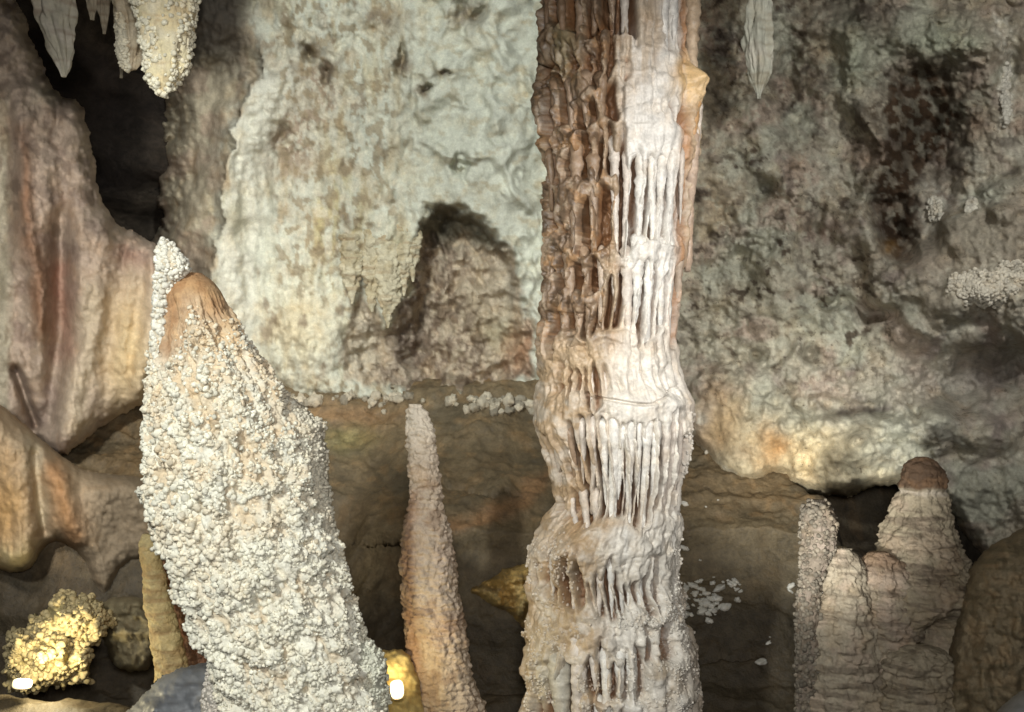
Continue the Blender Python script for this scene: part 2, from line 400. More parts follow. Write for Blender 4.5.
def wallC(px, py):
    wx = px + 12 * n2(px, py, .04, .03, 4, 41); wy = py + 12 * n2(px, py, .04, .03, 4, 42)
    st = n2(px, py, .07, .016, 4, 43); bl = n2(px, py, .03, .03, 4, 44); fi = n2(px, py, .14, .1, 3, 45)
    col = np.broadcast_to(PALE, px.shape + (3,))
    col = mix(col, [.50, .46, .33], ss(.0, .5, st) * ss(470, 360, wx) * .85)
    col = mix(col, [.44, .36, .24], ss(.1, .5, bl + .4 * st) * ss(430, 330, wx) * .8)
    col = mix(col, [.36, .29, .22], (G(wx, wy, 290, 120, 38, 70) + .7 * G(wx, wy, 320, 90, 30, 40)) * (.5 + ss(-.1, .3, fi + bl)) * .8)
    col = mix(col, [.46, .40, .20], G(wx, wy, 335, 225, 22, 60) * ss(-.2, .4, st) * .8 + .6 * G(wx, wy, 400, 260, 22, 30))
    col = mix(col, [.62, .56, .40], G(wx, wy, 300, 325, 35, 45) * .8)
    col = mix(col, [.25, .20, .14], ss(.25, .5, n2(px, py, .05, .03, 4, 46)) * ss(430, 350, wx) * .8)
    for cx, cy, rx, ry in ((402, 64, 6, 15), (443, 77, 7, 4), (426, 91, 6, 6), (312, 50, 12, 9), (330, 78, 8, 20), (470, 15, 18, 14), (385, 20, 20, 14)):
        col = mix(col, [.22, .17, .12], G(wx, wy, cx, cy, rx, ry) * .85)
    xr = np.interp(wy, XR[:, 0], XR[:, 1]); d = wx - xr
    lf = ss(2, -8, d)
    lf = ss(10, -26, d); col = mix(col, [.45, .40, .30], lf); col = mix(col, [.40, .31, .24], lf * ss(-.1, .3, bl) * .7)
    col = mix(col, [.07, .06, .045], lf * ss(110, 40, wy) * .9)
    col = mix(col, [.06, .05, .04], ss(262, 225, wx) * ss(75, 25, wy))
    col = mix(col, [.64, .63, .54], ss(0, 5, d) * ss(54, 25, d) * ss(50, 90, wy) * .9)
    col = mix(col, [.36, .33, .22], G(wx, wy, 236, 215, 10, 22) * .6)
    sd = poly_sd(wx, wy, REC); ir = ss(-2, 6, sd)
    mott = n2(px, py, .10, .07, 5, 47); zone = ss(450, 370, wx) * ss(268, 285, wx) * ss(1, 0, G(wx, wy, 305, 335, 34, 40))
    col = mix(col, [.30, .245, .16], ss(.12, .26, mott) * zone * .75)
    col = mix(col, [.60, .57, .46], ss(.12, .26, -mott) * zone * .6)
    col = mix(col, [.40, .34, .22], ss(.2, .34, n2(px, py, .05, .08, 5, 48)) * ss(380, 450, wx) * .5)
    rc = mix(np.broadcast_to(np.array([.47, .39, .30]), px.shape + (3,)), [.22, .17, .12], ss(-.1, .4, fi + bl))
    rc = mix(rc, [.20, .15, .11], ss(.1, .22, mott) * .7); rc = mix(rc, [.56, .48, .36], ss(.05, .25, -mott) * .6); rc = mix(rc, [.52, .44, .32], G(wx, wy, 480, 290, 20, 40) * .6)
    rc = mix(rc, [.38, .20, .11], G(wx, wy, 522, 350, 18, 22) * .8)
    rc = mix(rc, [.30, .27, .13], G(wx, wy, 500, 330, 16, 20) * .5)
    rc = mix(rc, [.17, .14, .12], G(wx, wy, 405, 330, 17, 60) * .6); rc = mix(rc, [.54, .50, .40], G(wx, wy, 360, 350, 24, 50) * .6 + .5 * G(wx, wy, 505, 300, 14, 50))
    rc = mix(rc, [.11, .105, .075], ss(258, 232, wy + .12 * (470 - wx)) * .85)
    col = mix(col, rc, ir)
    return col
w_poly = [(160, -70), (720, -70), (720, 430), (120, 430), (120, 300), (150, 246), (160, 200), (164, 120), (168, 60)]
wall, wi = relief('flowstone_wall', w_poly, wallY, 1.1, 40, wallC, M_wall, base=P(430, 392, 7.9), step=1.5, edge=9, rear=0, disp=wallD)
tag(wall, 'pale greenish flowstone wall rising behind the column, with a dark arched hollow at its foot', 'rock wall')

# --- left curtains
def curtY(px, py):
    Y = 6.75 - .0006 * (400 - py) + .0016 * (px - 80)
    f = n2(px + .12 * (py - 250) * ss(150, 420, py), py, .024, .004, 2, 51)
    Y = Y + .26 * f * ss(60, 200, py)
    Y = Y - .22 * LM(px, py, [(100, 240), (92, 330), (78, 400), (70, 450)], 20) + .16 * LM(px, py, [(62, 220), (66, 330), (48, 420)], 12)
    Y = Y - .14 * LM(px, py, [(18, 90), (22, 180), (40, 300), (44, 400)], 10) + .25 * LM(px, py, [(16, 370), (26, 400), (36, 425)], 5)
    Y = Y - .12 * G(px, py, 130, 350, 20, 60)
    return Y
def curtD(px, py): return .07 * n2(px, py, .03, .025, 4, 52) + .026 * n2(px, py, .12, .09, 4, 53) + .010 * n2(px, py, .3, .22, 3, 59) + .08 * (worley(np.stack([px * .05, py * .04, 0 * px], -1), 17) - .5) * ss(260, 120, py)
def curtC(px, py):
    wx = px + 8 * n2(px, py, .04, .02, 4, 54); wy = py + 8 * n2(px, py, .04, .03, 3, 55)
    st = n2(px, py, .06, .01, 4, 56); bl = n2(px, py, .04, .04, 4, 57)
    col = np.broadcast_to(np.array([.49, .405, .335]), px.shape + (3,))
    col = mix(col, [.38, .305, .26], ss(-.1, .4, bl)); col = mix(col, [.42, .34, .26], ss(.1, .5, st) * .35)
    col = mix(col, [.27, .15, .09], LM(wx, wy, [(22, 130), (26, 220), (38, 270), (40, 330)], 9) * .85)
    col = mix(col, [.42, .24, .18], LM(wx, wy, [(60, 270), (70, 350)], 14) * .7)
    col = mix(col, [.58, .50, .38], LM(wx, wy, [(92, 290), (82, 380), (74, 430)], 13) * .8)
    col = mix(col, [.66, .53, .32], G(wx, wy, 128, 350, 26, 70) * .95)
    col = mix(col, [.28, .15, .11], G(wx, wy, 130, 255, 20, 14) * .7)
    col = mix(col, [.48, .45, .36], ss(14, 4, wx) * ss(60, 110, wy))
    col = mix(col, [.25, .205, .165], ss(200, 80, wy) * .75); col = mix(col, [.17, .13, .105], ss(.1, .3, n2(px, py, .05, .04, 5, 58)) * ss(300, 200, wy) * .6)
    col = mix(col, [.38, .36, .30], G(wx, wy, 45, 95, 16, 12) * .5)
    return col
cp = [(-110, -90), (8, -60), (22, 20), (42, 62), (60, 94), (82, 100), (88, 130), (94, 165), (104, 200), (118, 228), (150, 238), (176, 264), (182, 330), (160, 400), (120, 415), (88, 440), (66, 460), (38, 446), (0, 420), (-110, 400)]
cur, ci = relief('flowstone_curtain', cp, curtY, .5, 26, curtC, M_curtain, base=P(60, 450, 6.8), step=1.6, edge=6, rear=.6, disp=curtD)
tag(cur, 'tall pinkish folded flowstone curtain with a reddish streak, left of the coral-covered stalagmite', 'flowstone')

def ovY(px, py):
    Y = 6.25 + .0015 * px
    Y = Y - .18 * LM(px, py, [(-20, 400), (20, 470), (20, 560)], 26) + .14 * LM(px, py, [(35, 455), (44, 530)], 7) - .1 * LM(px, py, [(60, 480), (75, 540)], 14) + .08 * G(px, py, 120, 540, 30, 30)
    return Y
def ovD(px, py): return .05 * n2(px, py, .04, .018, 4, 61) + .026 * n2(px, py, .12, .1, 4, 62) + .010 * n2(px, py, .3, .22, 3, 69)
def ovC(px, py):
    wx = px + 9 * n2(px, py, .04, .02, 4, 64); wy = py + 9 * n2(px, py, .04, .03, 3, 65)
    col = np.broadcast_to(np.array([.38, .30, .21]), px.shape + (3,))
    col = mix(col, [.52, .33, .15], G(wx, wy, 2, 510, 24, 50) * .9); col = mix(col, [.62, .52, .30], G(wx, wy, 20, 560, 26, 12) * .9)
    col = mix(col, [.55, .50, .38], LM(wx, wy, [(30, 440), (42, 520)], 6) * .6)
    col = mix(col, [.38, .21, .10], LM(wx, wy, [(52, 470), (75, 535)], 13) * .85)
    col = mix(col, [.23, .185, .13], ss(85, 110, wx) * .9); col = mix(col, [.30, .25, .18], G(wx, wy, 30, 440, 20, 20) * .5)
    return col
op = [(-110, 350), (-5, 400), (25, 425), (60, 455), (92, 474), (130, 474), (175, 485), (180, 560), (150, 562), (128, 566), (116, 590), (104, 604), (92, 590), (82, 556), (60, 540), (44, 545), (34, 566), (20, 574), (-20, 566), (-110, 562)]
ov, oi = relief('flowstone_overhang', op, ovY, .45, 22, ovC, M_curtain, base=P(20, 570, 6.3), step=1.6, edge=1.5, rear=.5, disp=ovD)
tag(ov, 'orange and brown flowstone overhang above the dark hollow with the floor lamp', 'flowstone')

# --- right rock mass hanging over the ledge
def rgtY(px, py):
    wx = px + 10 * n2(px, py, .02, .02, 3, 71); wy = py + 10 * n2(px, py, .02, .02, 3, 72)
    Y = 7.1 - .0024 * (px - 690) + .0002 * (py - 200)
    Y = Y + .55 * G(wx, wy, 925, 130, 34, 70, .2) + .4 * G(wx, wy, 895, 225, 18, 30) + .25 * G(wx, wy, 845, 110, 24, 60)
    Y = Y - .35 * ss(-18, 18, (wy - 245) + .75 * (wx - 920)) * ss(880, 930, wx) * ss(350, 310, wy)
    Y = Y - .16 * G(wx, wy, 980, 290, 55, 25) + .3 * G(wx, wy, 990, 375, 70, 22, -.25) + .15 * LM(wx, wy, [(800, 402), (880, 408)], 8)
    Y = Y - .3 * G(wx, wy, 830, 455, 70, 40) - .2 * G(wx, wy, 730, 430, 40, 50) + .16 * G(wx, wy, 770, 340, 60, 30)
    Y = Y - .2 * G(wx, wy, 950, 40, 60, 24) + .3 * G(wx, wy, 790, 90, 25, 60) + .25 * G(wx, wy, 1010, 60, 12, 30)
    Y = Y - .22 * LM(wx, wy, [(860, 20), (850, 90), (880, 150), (866, 220), (890, 300)], 16) - .18 * LM(wx, wy, [(770, 120), (790, 200), (770, 280), (800, 350)], 18) - .2 * LM(wx, wy, [(900, 330), (960, 345), (1024, 330)], 14) - .2 * LM(wx, wy, [(860, 440), (930, 420), (1000, 440)], 18) + .12 * LM(wx, wy, [(840, 300), (880, 312), (915, 340)], 6)
    for cx, cy, rx, ry in ((765, 190, 12, 9), (822, 225, 10, 14), (755, 350, 7, 8), (812, 355, 10, 10), (830, 305, 9, 5), (880, 310, 16, 8)):
        Y = Y + .22 * G(wx, wy, cx, cy, rx, ry)
    return Y
def rgtD(px, py):
    q = np.stack([px + 5 * n2(px, py, .05, .05, 2, 70), py + 5 * n2(px, py, .05, .05, 2, 69), 0 * px], -1)
    sm = .35 + .8 * ss(.2, -.15, n2(px, py, .012, .012, 2, 77))
    return .15 * n2(px, py, .02, .02, 4, 73) + sm * (.09 * (worley(q * .055, 5) - .5) + .05 * (worley(q * .13, 9) - .5) + .018 * n2(px, py, .3, .3, 3, 68)) + .04 * n2(px, py, .05, .05, 3, 74)
def rgtC(px, py):
    wx = px + 14 * n2(px, py, .03, .03, 4, 75); wy = py + 14 * n2(px, py, .03, .03, 4, 76)
    bl = n2(px, py, .035, .035, 4, 78); fi = n2(px, py, .11, .11, 4, 79)
    col = np.broadcast_to(np.array([.38, .345, .275]), px.shape + (3,))
    col = mix(col, [.44, .42, .345], ss(-.1, .4, bl)); col = mix(col, [.26, .21, .19], ss(.1, .5, n2(px, py, .025, .025, 3, 80)) * .8)
    col = mix(col, [.42, .40, .31], G(wx, wy, 745, 290, 60, 110) * .75)
    col = mix(col, [.36, .27, .16], G(wx, wy, 715, 220, 22, 60) * .6 + .8 * G(wx, wy, 700, 60, 22, 60))
    col = mix(col, [.09, .075, .06], (G(wx, wy, 790, 60, 26, 70) + .8 * G(wx, wy, 775, 30, 26, 40)) * .9)
    m1 = n2(px, py, .12, .12, 6, 66) * .8 + .35 * n2(px, py, .04, .04, 3, 65); m2 = n2(px, py, .03, .04, 5, 67)
    col = mix(col, [.26, .225, .17], ss(200, 50, wy) * .6); col = mix(col, [.37, .375, .305], ss(.0, .35, n2(px, py, .014, .014, 3, 64)) * .8); col = mix(col, [.37, .29, .235], ss(.05, .4, n2(px, py, .014, .018, 3, 63)) * .7)
    col = mix(col, [.09, .07, .05], ss(.10, .24, m1) * ss(930, 880, wx) * ss(430, 330, wy) * (.45 + .5 * ss(.0, .3, m2))) 
    col = mix(col, [.075, .06, .05], ss(.18, .4, m2) * ss(330, 180, wy) * .6)
    col = mix(col, [.46, .45, .36], ss(.12, .24, -m1) * ss(470, 330, wy) * ss(900, 800, wx) * .5)
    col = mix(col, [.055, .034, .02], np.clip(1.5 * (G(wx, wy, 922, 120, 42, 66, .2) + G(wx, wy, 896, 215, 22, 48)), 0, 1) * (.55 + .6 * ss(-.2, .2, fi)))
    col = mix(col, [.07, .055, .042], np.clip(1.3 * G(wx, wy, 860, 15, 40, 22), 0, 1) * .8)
    col = mix(col, [.24, .13, .035], G(wx, wy, 888, 250, 12, 8) * .7)
    col = mix(col, [.32, .34, .26], G(wx, wy, 950, 40, 55, 22) * .9 + .8 * G(wx, wy, 850, 60, 18, 40))
    col = mix(col, [.60, .58, .50], (LM(wx, wy, [(1000, 20), (1012, 60), (1006, 120)], 7) + .8 * G(wx, wy, 935, 205, 14, 20) + .8 * G(wx, wy, 972, 205, 9, 10)) * (.4 + ss(-.1, .2, fi)))
    col = mix(col, [.28, .245, .19], ss(-12, 12, (wy - 250) + .75 * (wx - 915)) * ss(900, 930, wx) * ss(330, 300, wy) * ss(180, 200, wy) * .8)
    col = mix(col, [.60, .57, .47], G(wx, wy, 985, 288, 46, 26) * (.2 + ss(-.15, .2, fi)) * .85)
    col = mix(col, [.19, .165, .15], G(wx, wy, 985, 375, 80, 28, -.2) * .85)
    col = mix(col, [.44, .45, .37], G(wx, wy, 900, 435, 60, 40) * .8)
    col = mix(col, [.70, .58, .36], G(wx, wy, 795, 462, 62, 36) * .95); col = mix(col, [.50, .28, .11], G(wx, wy, 772, 448, 14, 24) * .8); col = mix(col, [.72, .62, .42], LM(wx, wy, [(730, 478), (790, 488), (840, 494), (900, 484), (930, 490)], 13) * .95)
    col = mix(col, [.42, .30, .16], G(wx, wy, 725, 425, 24, 40) * .8)
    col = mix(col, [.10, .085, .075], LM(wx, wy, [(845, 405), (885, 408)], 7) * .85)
    col = mix(col, [.58, .56, .48], (LM(wx, wy, [(690, 425), (698, 470), (745, 492)], 9)) * ss(-.2, .2, fi) * .9)
    return col
rp = [(640, -90), (1240, -90), (1240, 640), (1100, 640), (1024, 612), (985, 570), (966, 530), (940, 500), (900, 482), (868, 492), (830, 500), (800, 492), (778, 478), (752, 488), (722, 480), (698, 462), (670, 420), (645, 300)]
rgt, ri = relief('rock_overhang', rp, rgtY, .8, 17, rgtC, M_right, base=P(830, 500, 7.0), step=1.5, edge=5, rear=.6, disp=rgtD)
tag(rgt, 'mottled grey rock mass hanging right of the column, cream-coloured along its lower edge', 'rock wall')

# white coral patches that crust the right rock
def patch(name, info, masks, n, rr, col, label, cat, parent):
    V = info['V']; nrm, ar = normals(V, False)
    w = sum(G(info['px'], info['py'], *m) for m in masks); w = np.where(w * (1 + .9 * n2(info['px'], info['py'], .12, .12, 3, 7)) > .42, 1., 0) * info['keep']
    nrm = np.where((nrm[..., 1:2] > 0), -nrm, nrm)
    p, nn, k = pick(V, nrm, np.ones_like(ar), w, n)
    rad = rng.uniform(rr[0], rr[1], n)
    cc = np.asarray(col) * rng.uniform(.8, 1.15, (n, 1))
    return crust(name, p + nn * rad[:, None] * .3, nn, rad, cc, M_coral, parent, stretch=1.3)
for m, n, rr, cl in (((985, 288, 36, 18), 1100, (.005, .014), [.58, .54, .45]), ((1012, 275, 16, 14), 420, (.005, .014), [.58, .54, .45]), ((704, 466, 7, 14), 260, (.007, .018), [.56, .54, .47]), ((722, 482, 9, 5), 420, (.007, .018), [.56, .54, .47]),
                     ((936, 208, 7, 14), 160, (.007, .018), [.52, .50, .43]), ((971, 206, 7, 6), 120, (.007, .018), [.52, .50, .43]), ((1006, 95, 4, 30), 200, (.007, .018), [.50, .48, .42])):
    patch('coral_patch', ri, [m], n, rr, cl, '', '', rgt)

# ================================================================== COLUMN
COLROWS = [(-560, 520, 720), (-200, 538, 700), (0, 541, 694), (60, 540, 693), (100, 537, 698), (150, 540, 696), (200, 544, 690), (240, 546, 685), (300, 543, 679), (345, 540, 674), (380, 540, 680), (402, 536, 690), (430, 538, 692),
           (455, 546, 689), (480, 556, 684), (505, 558, 678), (520, 548, 678), (540, 534, 678), (570, 528, 673), (600, 532, 682), (640, 526, 692), (680, 522, 694), (712, 520, 692), (790, 505, 705), (860, 490, 720)]
YC = 5.0
crow = np.array(COLROWS, float)
def col_cx(py): return (np.interp(py, crow[:, 0], crow[:, 1]) + np.interp(py, crow[:, 0], crow[:, 2])) / 2
def col_r(py): return (np.interp(py, crow[:, 0], crow[:, 2]) - np.interp(py, crow[:, 0], crow[:, 1])) / 2
def theta_of(px, py): return np.arcsin(np.clip((px - col_cx(py)) / col_r(py), -.98, .98))
# fringe bands: (top, bottom, recess px, ridge spacing px, th0, th1)
BANDS = [(-60, 52, 20, 15, -3.2, .15), (-90, 74, 9, 11, .6, 3.2), (62, 92, 10, 12, -3.2, 0), (100, 135, 14, 12, -3.2, -.1), (112, 140, 7, 10, .5, 3.2), (148, 196, 15, 12, -3.2, -.05), (165, 246, 13, 9.5, -.12, 3.2), (205, 246, 15, 12, -3.2, -.1),
         (258, 296, 15, 11, -3.2, -.2), (260, 338, 14, 9.5, -.2, 3.2), (303, 336, 14, 11, -3.2, -.2), (362, 396, 8, 8, -1.0, -.2), (366, 394, 3, 8, -.2, .9), (412, 514, 16, 8.2, -.75, 3.2), (425, 475, 11, 8, -3.2, -.5), (484, 512, 8, 8, -3.2, -.35),
         (548, 592, 12, 9.5, -.9, .75), (545, 580, 14, 15, -3.2, -.5), (628, 672, 15, 11, -.75, .3), (668, 760, 15, 13, -.8, .25), (640, 720, 13, 24, -3.2, -.7), (600, 640, 9, 20, .3, 3.2)]
W1, W2, B1, B2, O1 = [.68, .655, .61], [.56, .50, .44], [.29, .205, .14], [.22, .145, .09], [.48, .29, .14]
DR = [  # tier, x, y0, y1, r0, r1, colour
    (0, 545, -30, 44, 4.5, 3, B2), (0, 557, -30, 55, 5, 3, B2), (0, 577, -30, 62, 5.5, 3, B1), (0, 590, -30, 40, 4, 2.5, B2), (0, 603, -30, 66, 5.5, 4, B1), (0, 617, -30, 58, 5, 4, W2), (0, 639, -30, 48, 4, 3, W2), (0, 653, -30, 76, 5, 4, W1), (0, 664, -30, 66, 5, 4, W1), (0, 690, -40, 82, 6.5, 5.5, [.52, .40, .28]),
    (1, 552, 96, 136, 4, 3, B2), (1, 566, 98, 140, 4.5, 3, B1), (1, 581, 92, 138, 4.5, 3, B1), (1, 595, 100, 140, 4, 3, B2), (1, 686, 108, 142, 5, 4, O1), (1, 694, 110, 150, 4.5, 4, W2), (1, 657, 100, 145, 4, 3, W1),
    (2, 548, 158, 196, 3.5, 2.5, B2), (2, 560, 165, 204, 4, 3, B1), (2, 573, 160, 240, 4.2, 3, B1), (2, 588, 168, 244, 4, 3, B1), (2, 607, 160, 250, 4.2, 3.2, W2), (2, 619, 170, 248, 3.6, 2.6, W2), (2, 632, 162, 256, 4.6, 3.4, W1), (2, 642, 168, 240, 3.4, 2.6, W1), (2, 652, 166, 252, 3.8, 2.8, W1), (2, 663, 160, 250, 4, 3, W1), (2, 673, 165, 246, 3.4, 3, W2), (2, 687, 140, 252, 5, 4, [.50, .38, .29]),
    (3, 552, 256, 296, 3.5, 2.5, B1), (3, 566, 262, 300, 4, 3, B1), (3, 580, 256, 298, 4.2, 3, B1), (3, 597, 262, 334, 4.2, 3, [.42, .34, .27]), (3, 608, 262, 330, 3.6, 2.8, W2), (3, 619, 258, 338, 4.2, 3, W2), (3, 630, 250, 344, 4.6, 4, W1), (3, 641, 262, 336, 3.6, 2.8, W1), (3, 652, 250, 340, 4.2, 3.2, W1), (3, 664, 244, 336, 4, 3, [.60, .57, .52]), (3, 675, 250, 334, 3.5, 3, [.50, .40, .31]), (3, 561, 302, 338, 3.4, 2.4, B1), (3, 574, 300, 336, 3.6, 2.6, B1), (3, 586, 300, 342, 3.8, 2.6, B1),
    (4, 586, 366, 396, 3, 2, W2), (4, 597, 370, 398, 3, 2.2, W2), (4, 608, 366, 398, 2.8, 2, W1),
    (5, 553, 424, 470, 5, 3, W2), (5, 566, 424, 466, 3.6, 2.6, B1), (5, 577, 420, 474, 3.4, 2.5, W2), (5, 588, 418, 492, 3.4, 2.5, W2), (5, 597, 416, 500, 3.4, 2.6, W1), (5, 606, 414, 520, 3.8, 3, W1), (5, 615, 418, 492, 3, 2.4, W1), (5, 622, 414, 518, 3.6, 2.6, W1), (5, 630, 416, 500, 3, 2.2, W1), (5, 639, 414, 516, 3.6, 2.8, W1), (5, 648, 416, 510, 3.2, 2.4, W1), (5, 657, 414, 506, 3.4, 2.5, W2), (5, 666, 416, 500, 3.4, 2.6, W2), (5, 675, 418, 490, 3.2, 2.6, W2), (5, 568, 486, 512, 3.4, 2.2, W2), (5, 580, 486, 516, 3.6, 2.5, W2), (5, 592, 490, 516, 3.2, 2.4, W2),
    (6, 604, 552, 592, 2.6, 2, W1), (6, 613, 548, 590, 2.6, 2, W1), (6, 622, 552, 594, 2.6, 2, W1), (6, 632, 548, 596, 2.8, 2, W1), (6, 642, 552, 588, 2.6, 2, W2), (6, 594, 556, 590, 2.8, 2, W2), (6, 552, 552, 584, 4, 3, W2), (6, 568, 556, 590, 4, 3, W2),
    (7, 588, 632, 676, 4, 3, W2), (7, 600, 630, 690, 3.8, 3, W1), (7, 611, 632, 684, 3.6, 3, W1), (7, 622, 628, 700, 3.8, 3, W1), (7, 592, 676, 740, 4.5, 3.5, W1), (7, 606, 690, 745, 4.6, 4, W1), (7, 556, 640, 700, 8, 6, [.46, .43, .36]), (7, 574, 622, 690, 6, 4.5, W2)]

bandr = []
_r = np.random.default_rng(11)
for (a, b, dp, sp, t0, t1) in BANDS:
    rr = col_r(.5 * (a + b)); n = int(2 * math.pi * rr / sp)
    ang = list(np.sort((np.arange(n) + _r.uniform(-.38, .38, n)) / n * 2 * math.pi - math.pi))
    own = [float(theta_of(x, .5 * (y0 + y1))) for (ti, x, y0, y1, r0, r1, cl) in DR if min(y1, b) - max(y0, a) > .5 * (b - a)]
    own = [q for q in own if t0 - .1 < q < t1 + .1]
    ang = sorted([q for q in ang if all(abs(q - z) * rr > sp * .75 for z in own)] + own); n = len(ang)
    bandr.append((np.array(ang), np.where([q in own for q in ang], _r.uniform(.85, 1.0, n), _r.uniform(.35, 1.05, n)), _r.normal(0, 11, n), _r.normal(0, 8, n), _r.uniform(.7, 1.35, n)))
def col_disp(T, TH, RAD):
    p = np.stack([np.sin(TH) * 75, np.cos(TH) * 75, T], -1)
    d = np.zeros_like(T)
    wl = TH + .05 * fbm(p * np.array([.02, .02, .02]), 3, seed=4)
    for (a, b, dp, sp, t0, t1), (ang, hh, o0, o1, ww) in zip(BANDS, bandr):
        inth = ss(t0 - .12, t0 + .12, TH) * ss(t1 + .12, t1 - .12, TH) if t0 > -3 or t1 < 3 else 1
        edge = 14 * fbm(p * .03, 2, seed=int(a) % 9)
        i = np.searchsorted(ang, wl); i0 = (i - 1) % len(ang); i1 = i % len(ang)
        best = np.zeros_like(T); na = np.zeros_like(T); so = np.zeros_like(T); sb = np.zeros_like(T)
        for ii in (i0, i1):
            da = (wl - ang[ii] + math.pi) % (2 * math.pi) - math.pi
            u = np.clip((T - a) / (b - a), 0, 1); s = np.abs(da) * RAD / (sp * (.50 - .26 * u) * ww[ii])
            h = np.sqrt(np.clip(1 - s * s, 0, 1)) * hh[ii]
            best = np.maximum(best, np.where(s < 1, h, 0)); wq = 1 / (np.abs(da) + .02); so = so + wq * o0[ii]; sb = sb + wq * o1[ii]; na = na + wq
        so, sb = so / na, sb / na
        m = ss(a - 4 + so, a + 10 + so, T + edge) * ss(b + 5 + sb, b - 5 + sb, T + edge) * inth
        d += m * (-dp * 1.8 + dp * 1.85 * best)
        # shoulders: lip above each fringe, and built-up lip below
        d += 2.0 * np.exp(-((T + edge + so - a + 6) / 9) ** 2) * inth + 2.0 * np.exp(-((T + edge - b - 7) / 7) ** 2) * inth
    lump = worley(np.stack([p[..., 0] * .07, p[..., 1] * .07, (T + 6 * fbm(p * .05, 2, seed=3)) * .032], -1), 2)
    left = ss(.2, -.5, TH) * ss(410, 330, T) + .4 * ss(380, 520, T)
    d += (np.sqrt(np.clip(1 - (lump / .9) ** 2, 0, 1)) - .6) * 8 * (.25 + .75 * left)
    lump2 = worley(np.stack([p[..., 0] * .16, p[..., 1] * .16, T * .07], -1), 8)
    d += (np.sqrt(np.clip(1 - (lump2 / .9) ** 2, 0, 1)) - .6) * 3.5 * (.2 + .8 * left)
    pw = p + 5 * np.stack([fbm(p * .06, 2, seed=21), fbm(p * .06, 2, seed=22), fbm(p * .06, 2, seed=23)], -1)
    knob = worley(pw * np.array([.12, .12, .10]), 15); knob2 = worley(pw * .24, 16)
    kn = (.3 + .9 * ss(-.1, .3, fbm(p * .03, 3, seed=24))) * (.25 + .75 * left)
    dome = lambda w_: np.sqrt(np.clip(1 - (w_ / .85) ** 2, 0, 1))
    d += ((dome(knob) - .6) * 7.5 + (dome(knob2) - .6) * 3) * kn
    lobe_ = fbm(np.stack([p[..., 0] * .045, p[..., 1] * .045, T * .05], -1), 2, seed=28)
    d += 7 * ss(.05, .45, lobe_) * (.35 + .65 * left) - 5 * ss(.05, .4, -lobe_) * left * ss(420, 340, T)
    d += 3.5 * fbm(p * .03, 3, seed=5) + 1.6 * fbm(p * np.array([.14, .14, .06]), 3, seed=6) + 4.2 * fbm(p * np.array([.11, .11, .013]), 3, seed=25) * (1 - .5 * left)
    d = np.where(d > 2.5, 2.5 + 5.0 * np.tanh((d - 2.5) / 9), d); d = d + 3.5 * fbm(p * np.array([.05, .05, .05]), 3, seed=29) * ss(500, 540, T)
    d += (9 + 5 * fbm(p * .09, 2, seed=27)) * G(T, TH * 75, 94, 76, 19, 15) - 9 * np.exp(-((TH - .86) / .07) ** 2) * ss(250, 215, T)
    # crack under the middle collar
    cy = 398 + 3 * np.sin(TH * 5) - 10 * ss(.3, 1.0, TH)
    d -= 5 * np.exp(-((T - cy) / 1.3) ** 2) * ss(-.5, -.3, TH) * ss(1.1, .7, TH)
    d += 9 * G(T, TH * 75, 432, -70, 16, 16) + 12 * G(T, TH * 80, 545, -48, 20, 22) + 10 * G(T, TH * 80, 690, 52, 40, 34) + 8 * G(T, TH * 80, 660, -70, 30, 22)
    return d
nrow, nth = 1250, 520
tt = np.concatenate([np.linspace(-560, -70, 60), np.linspace(-69, 760, 1120), np.linspace(762, 860, 70)])
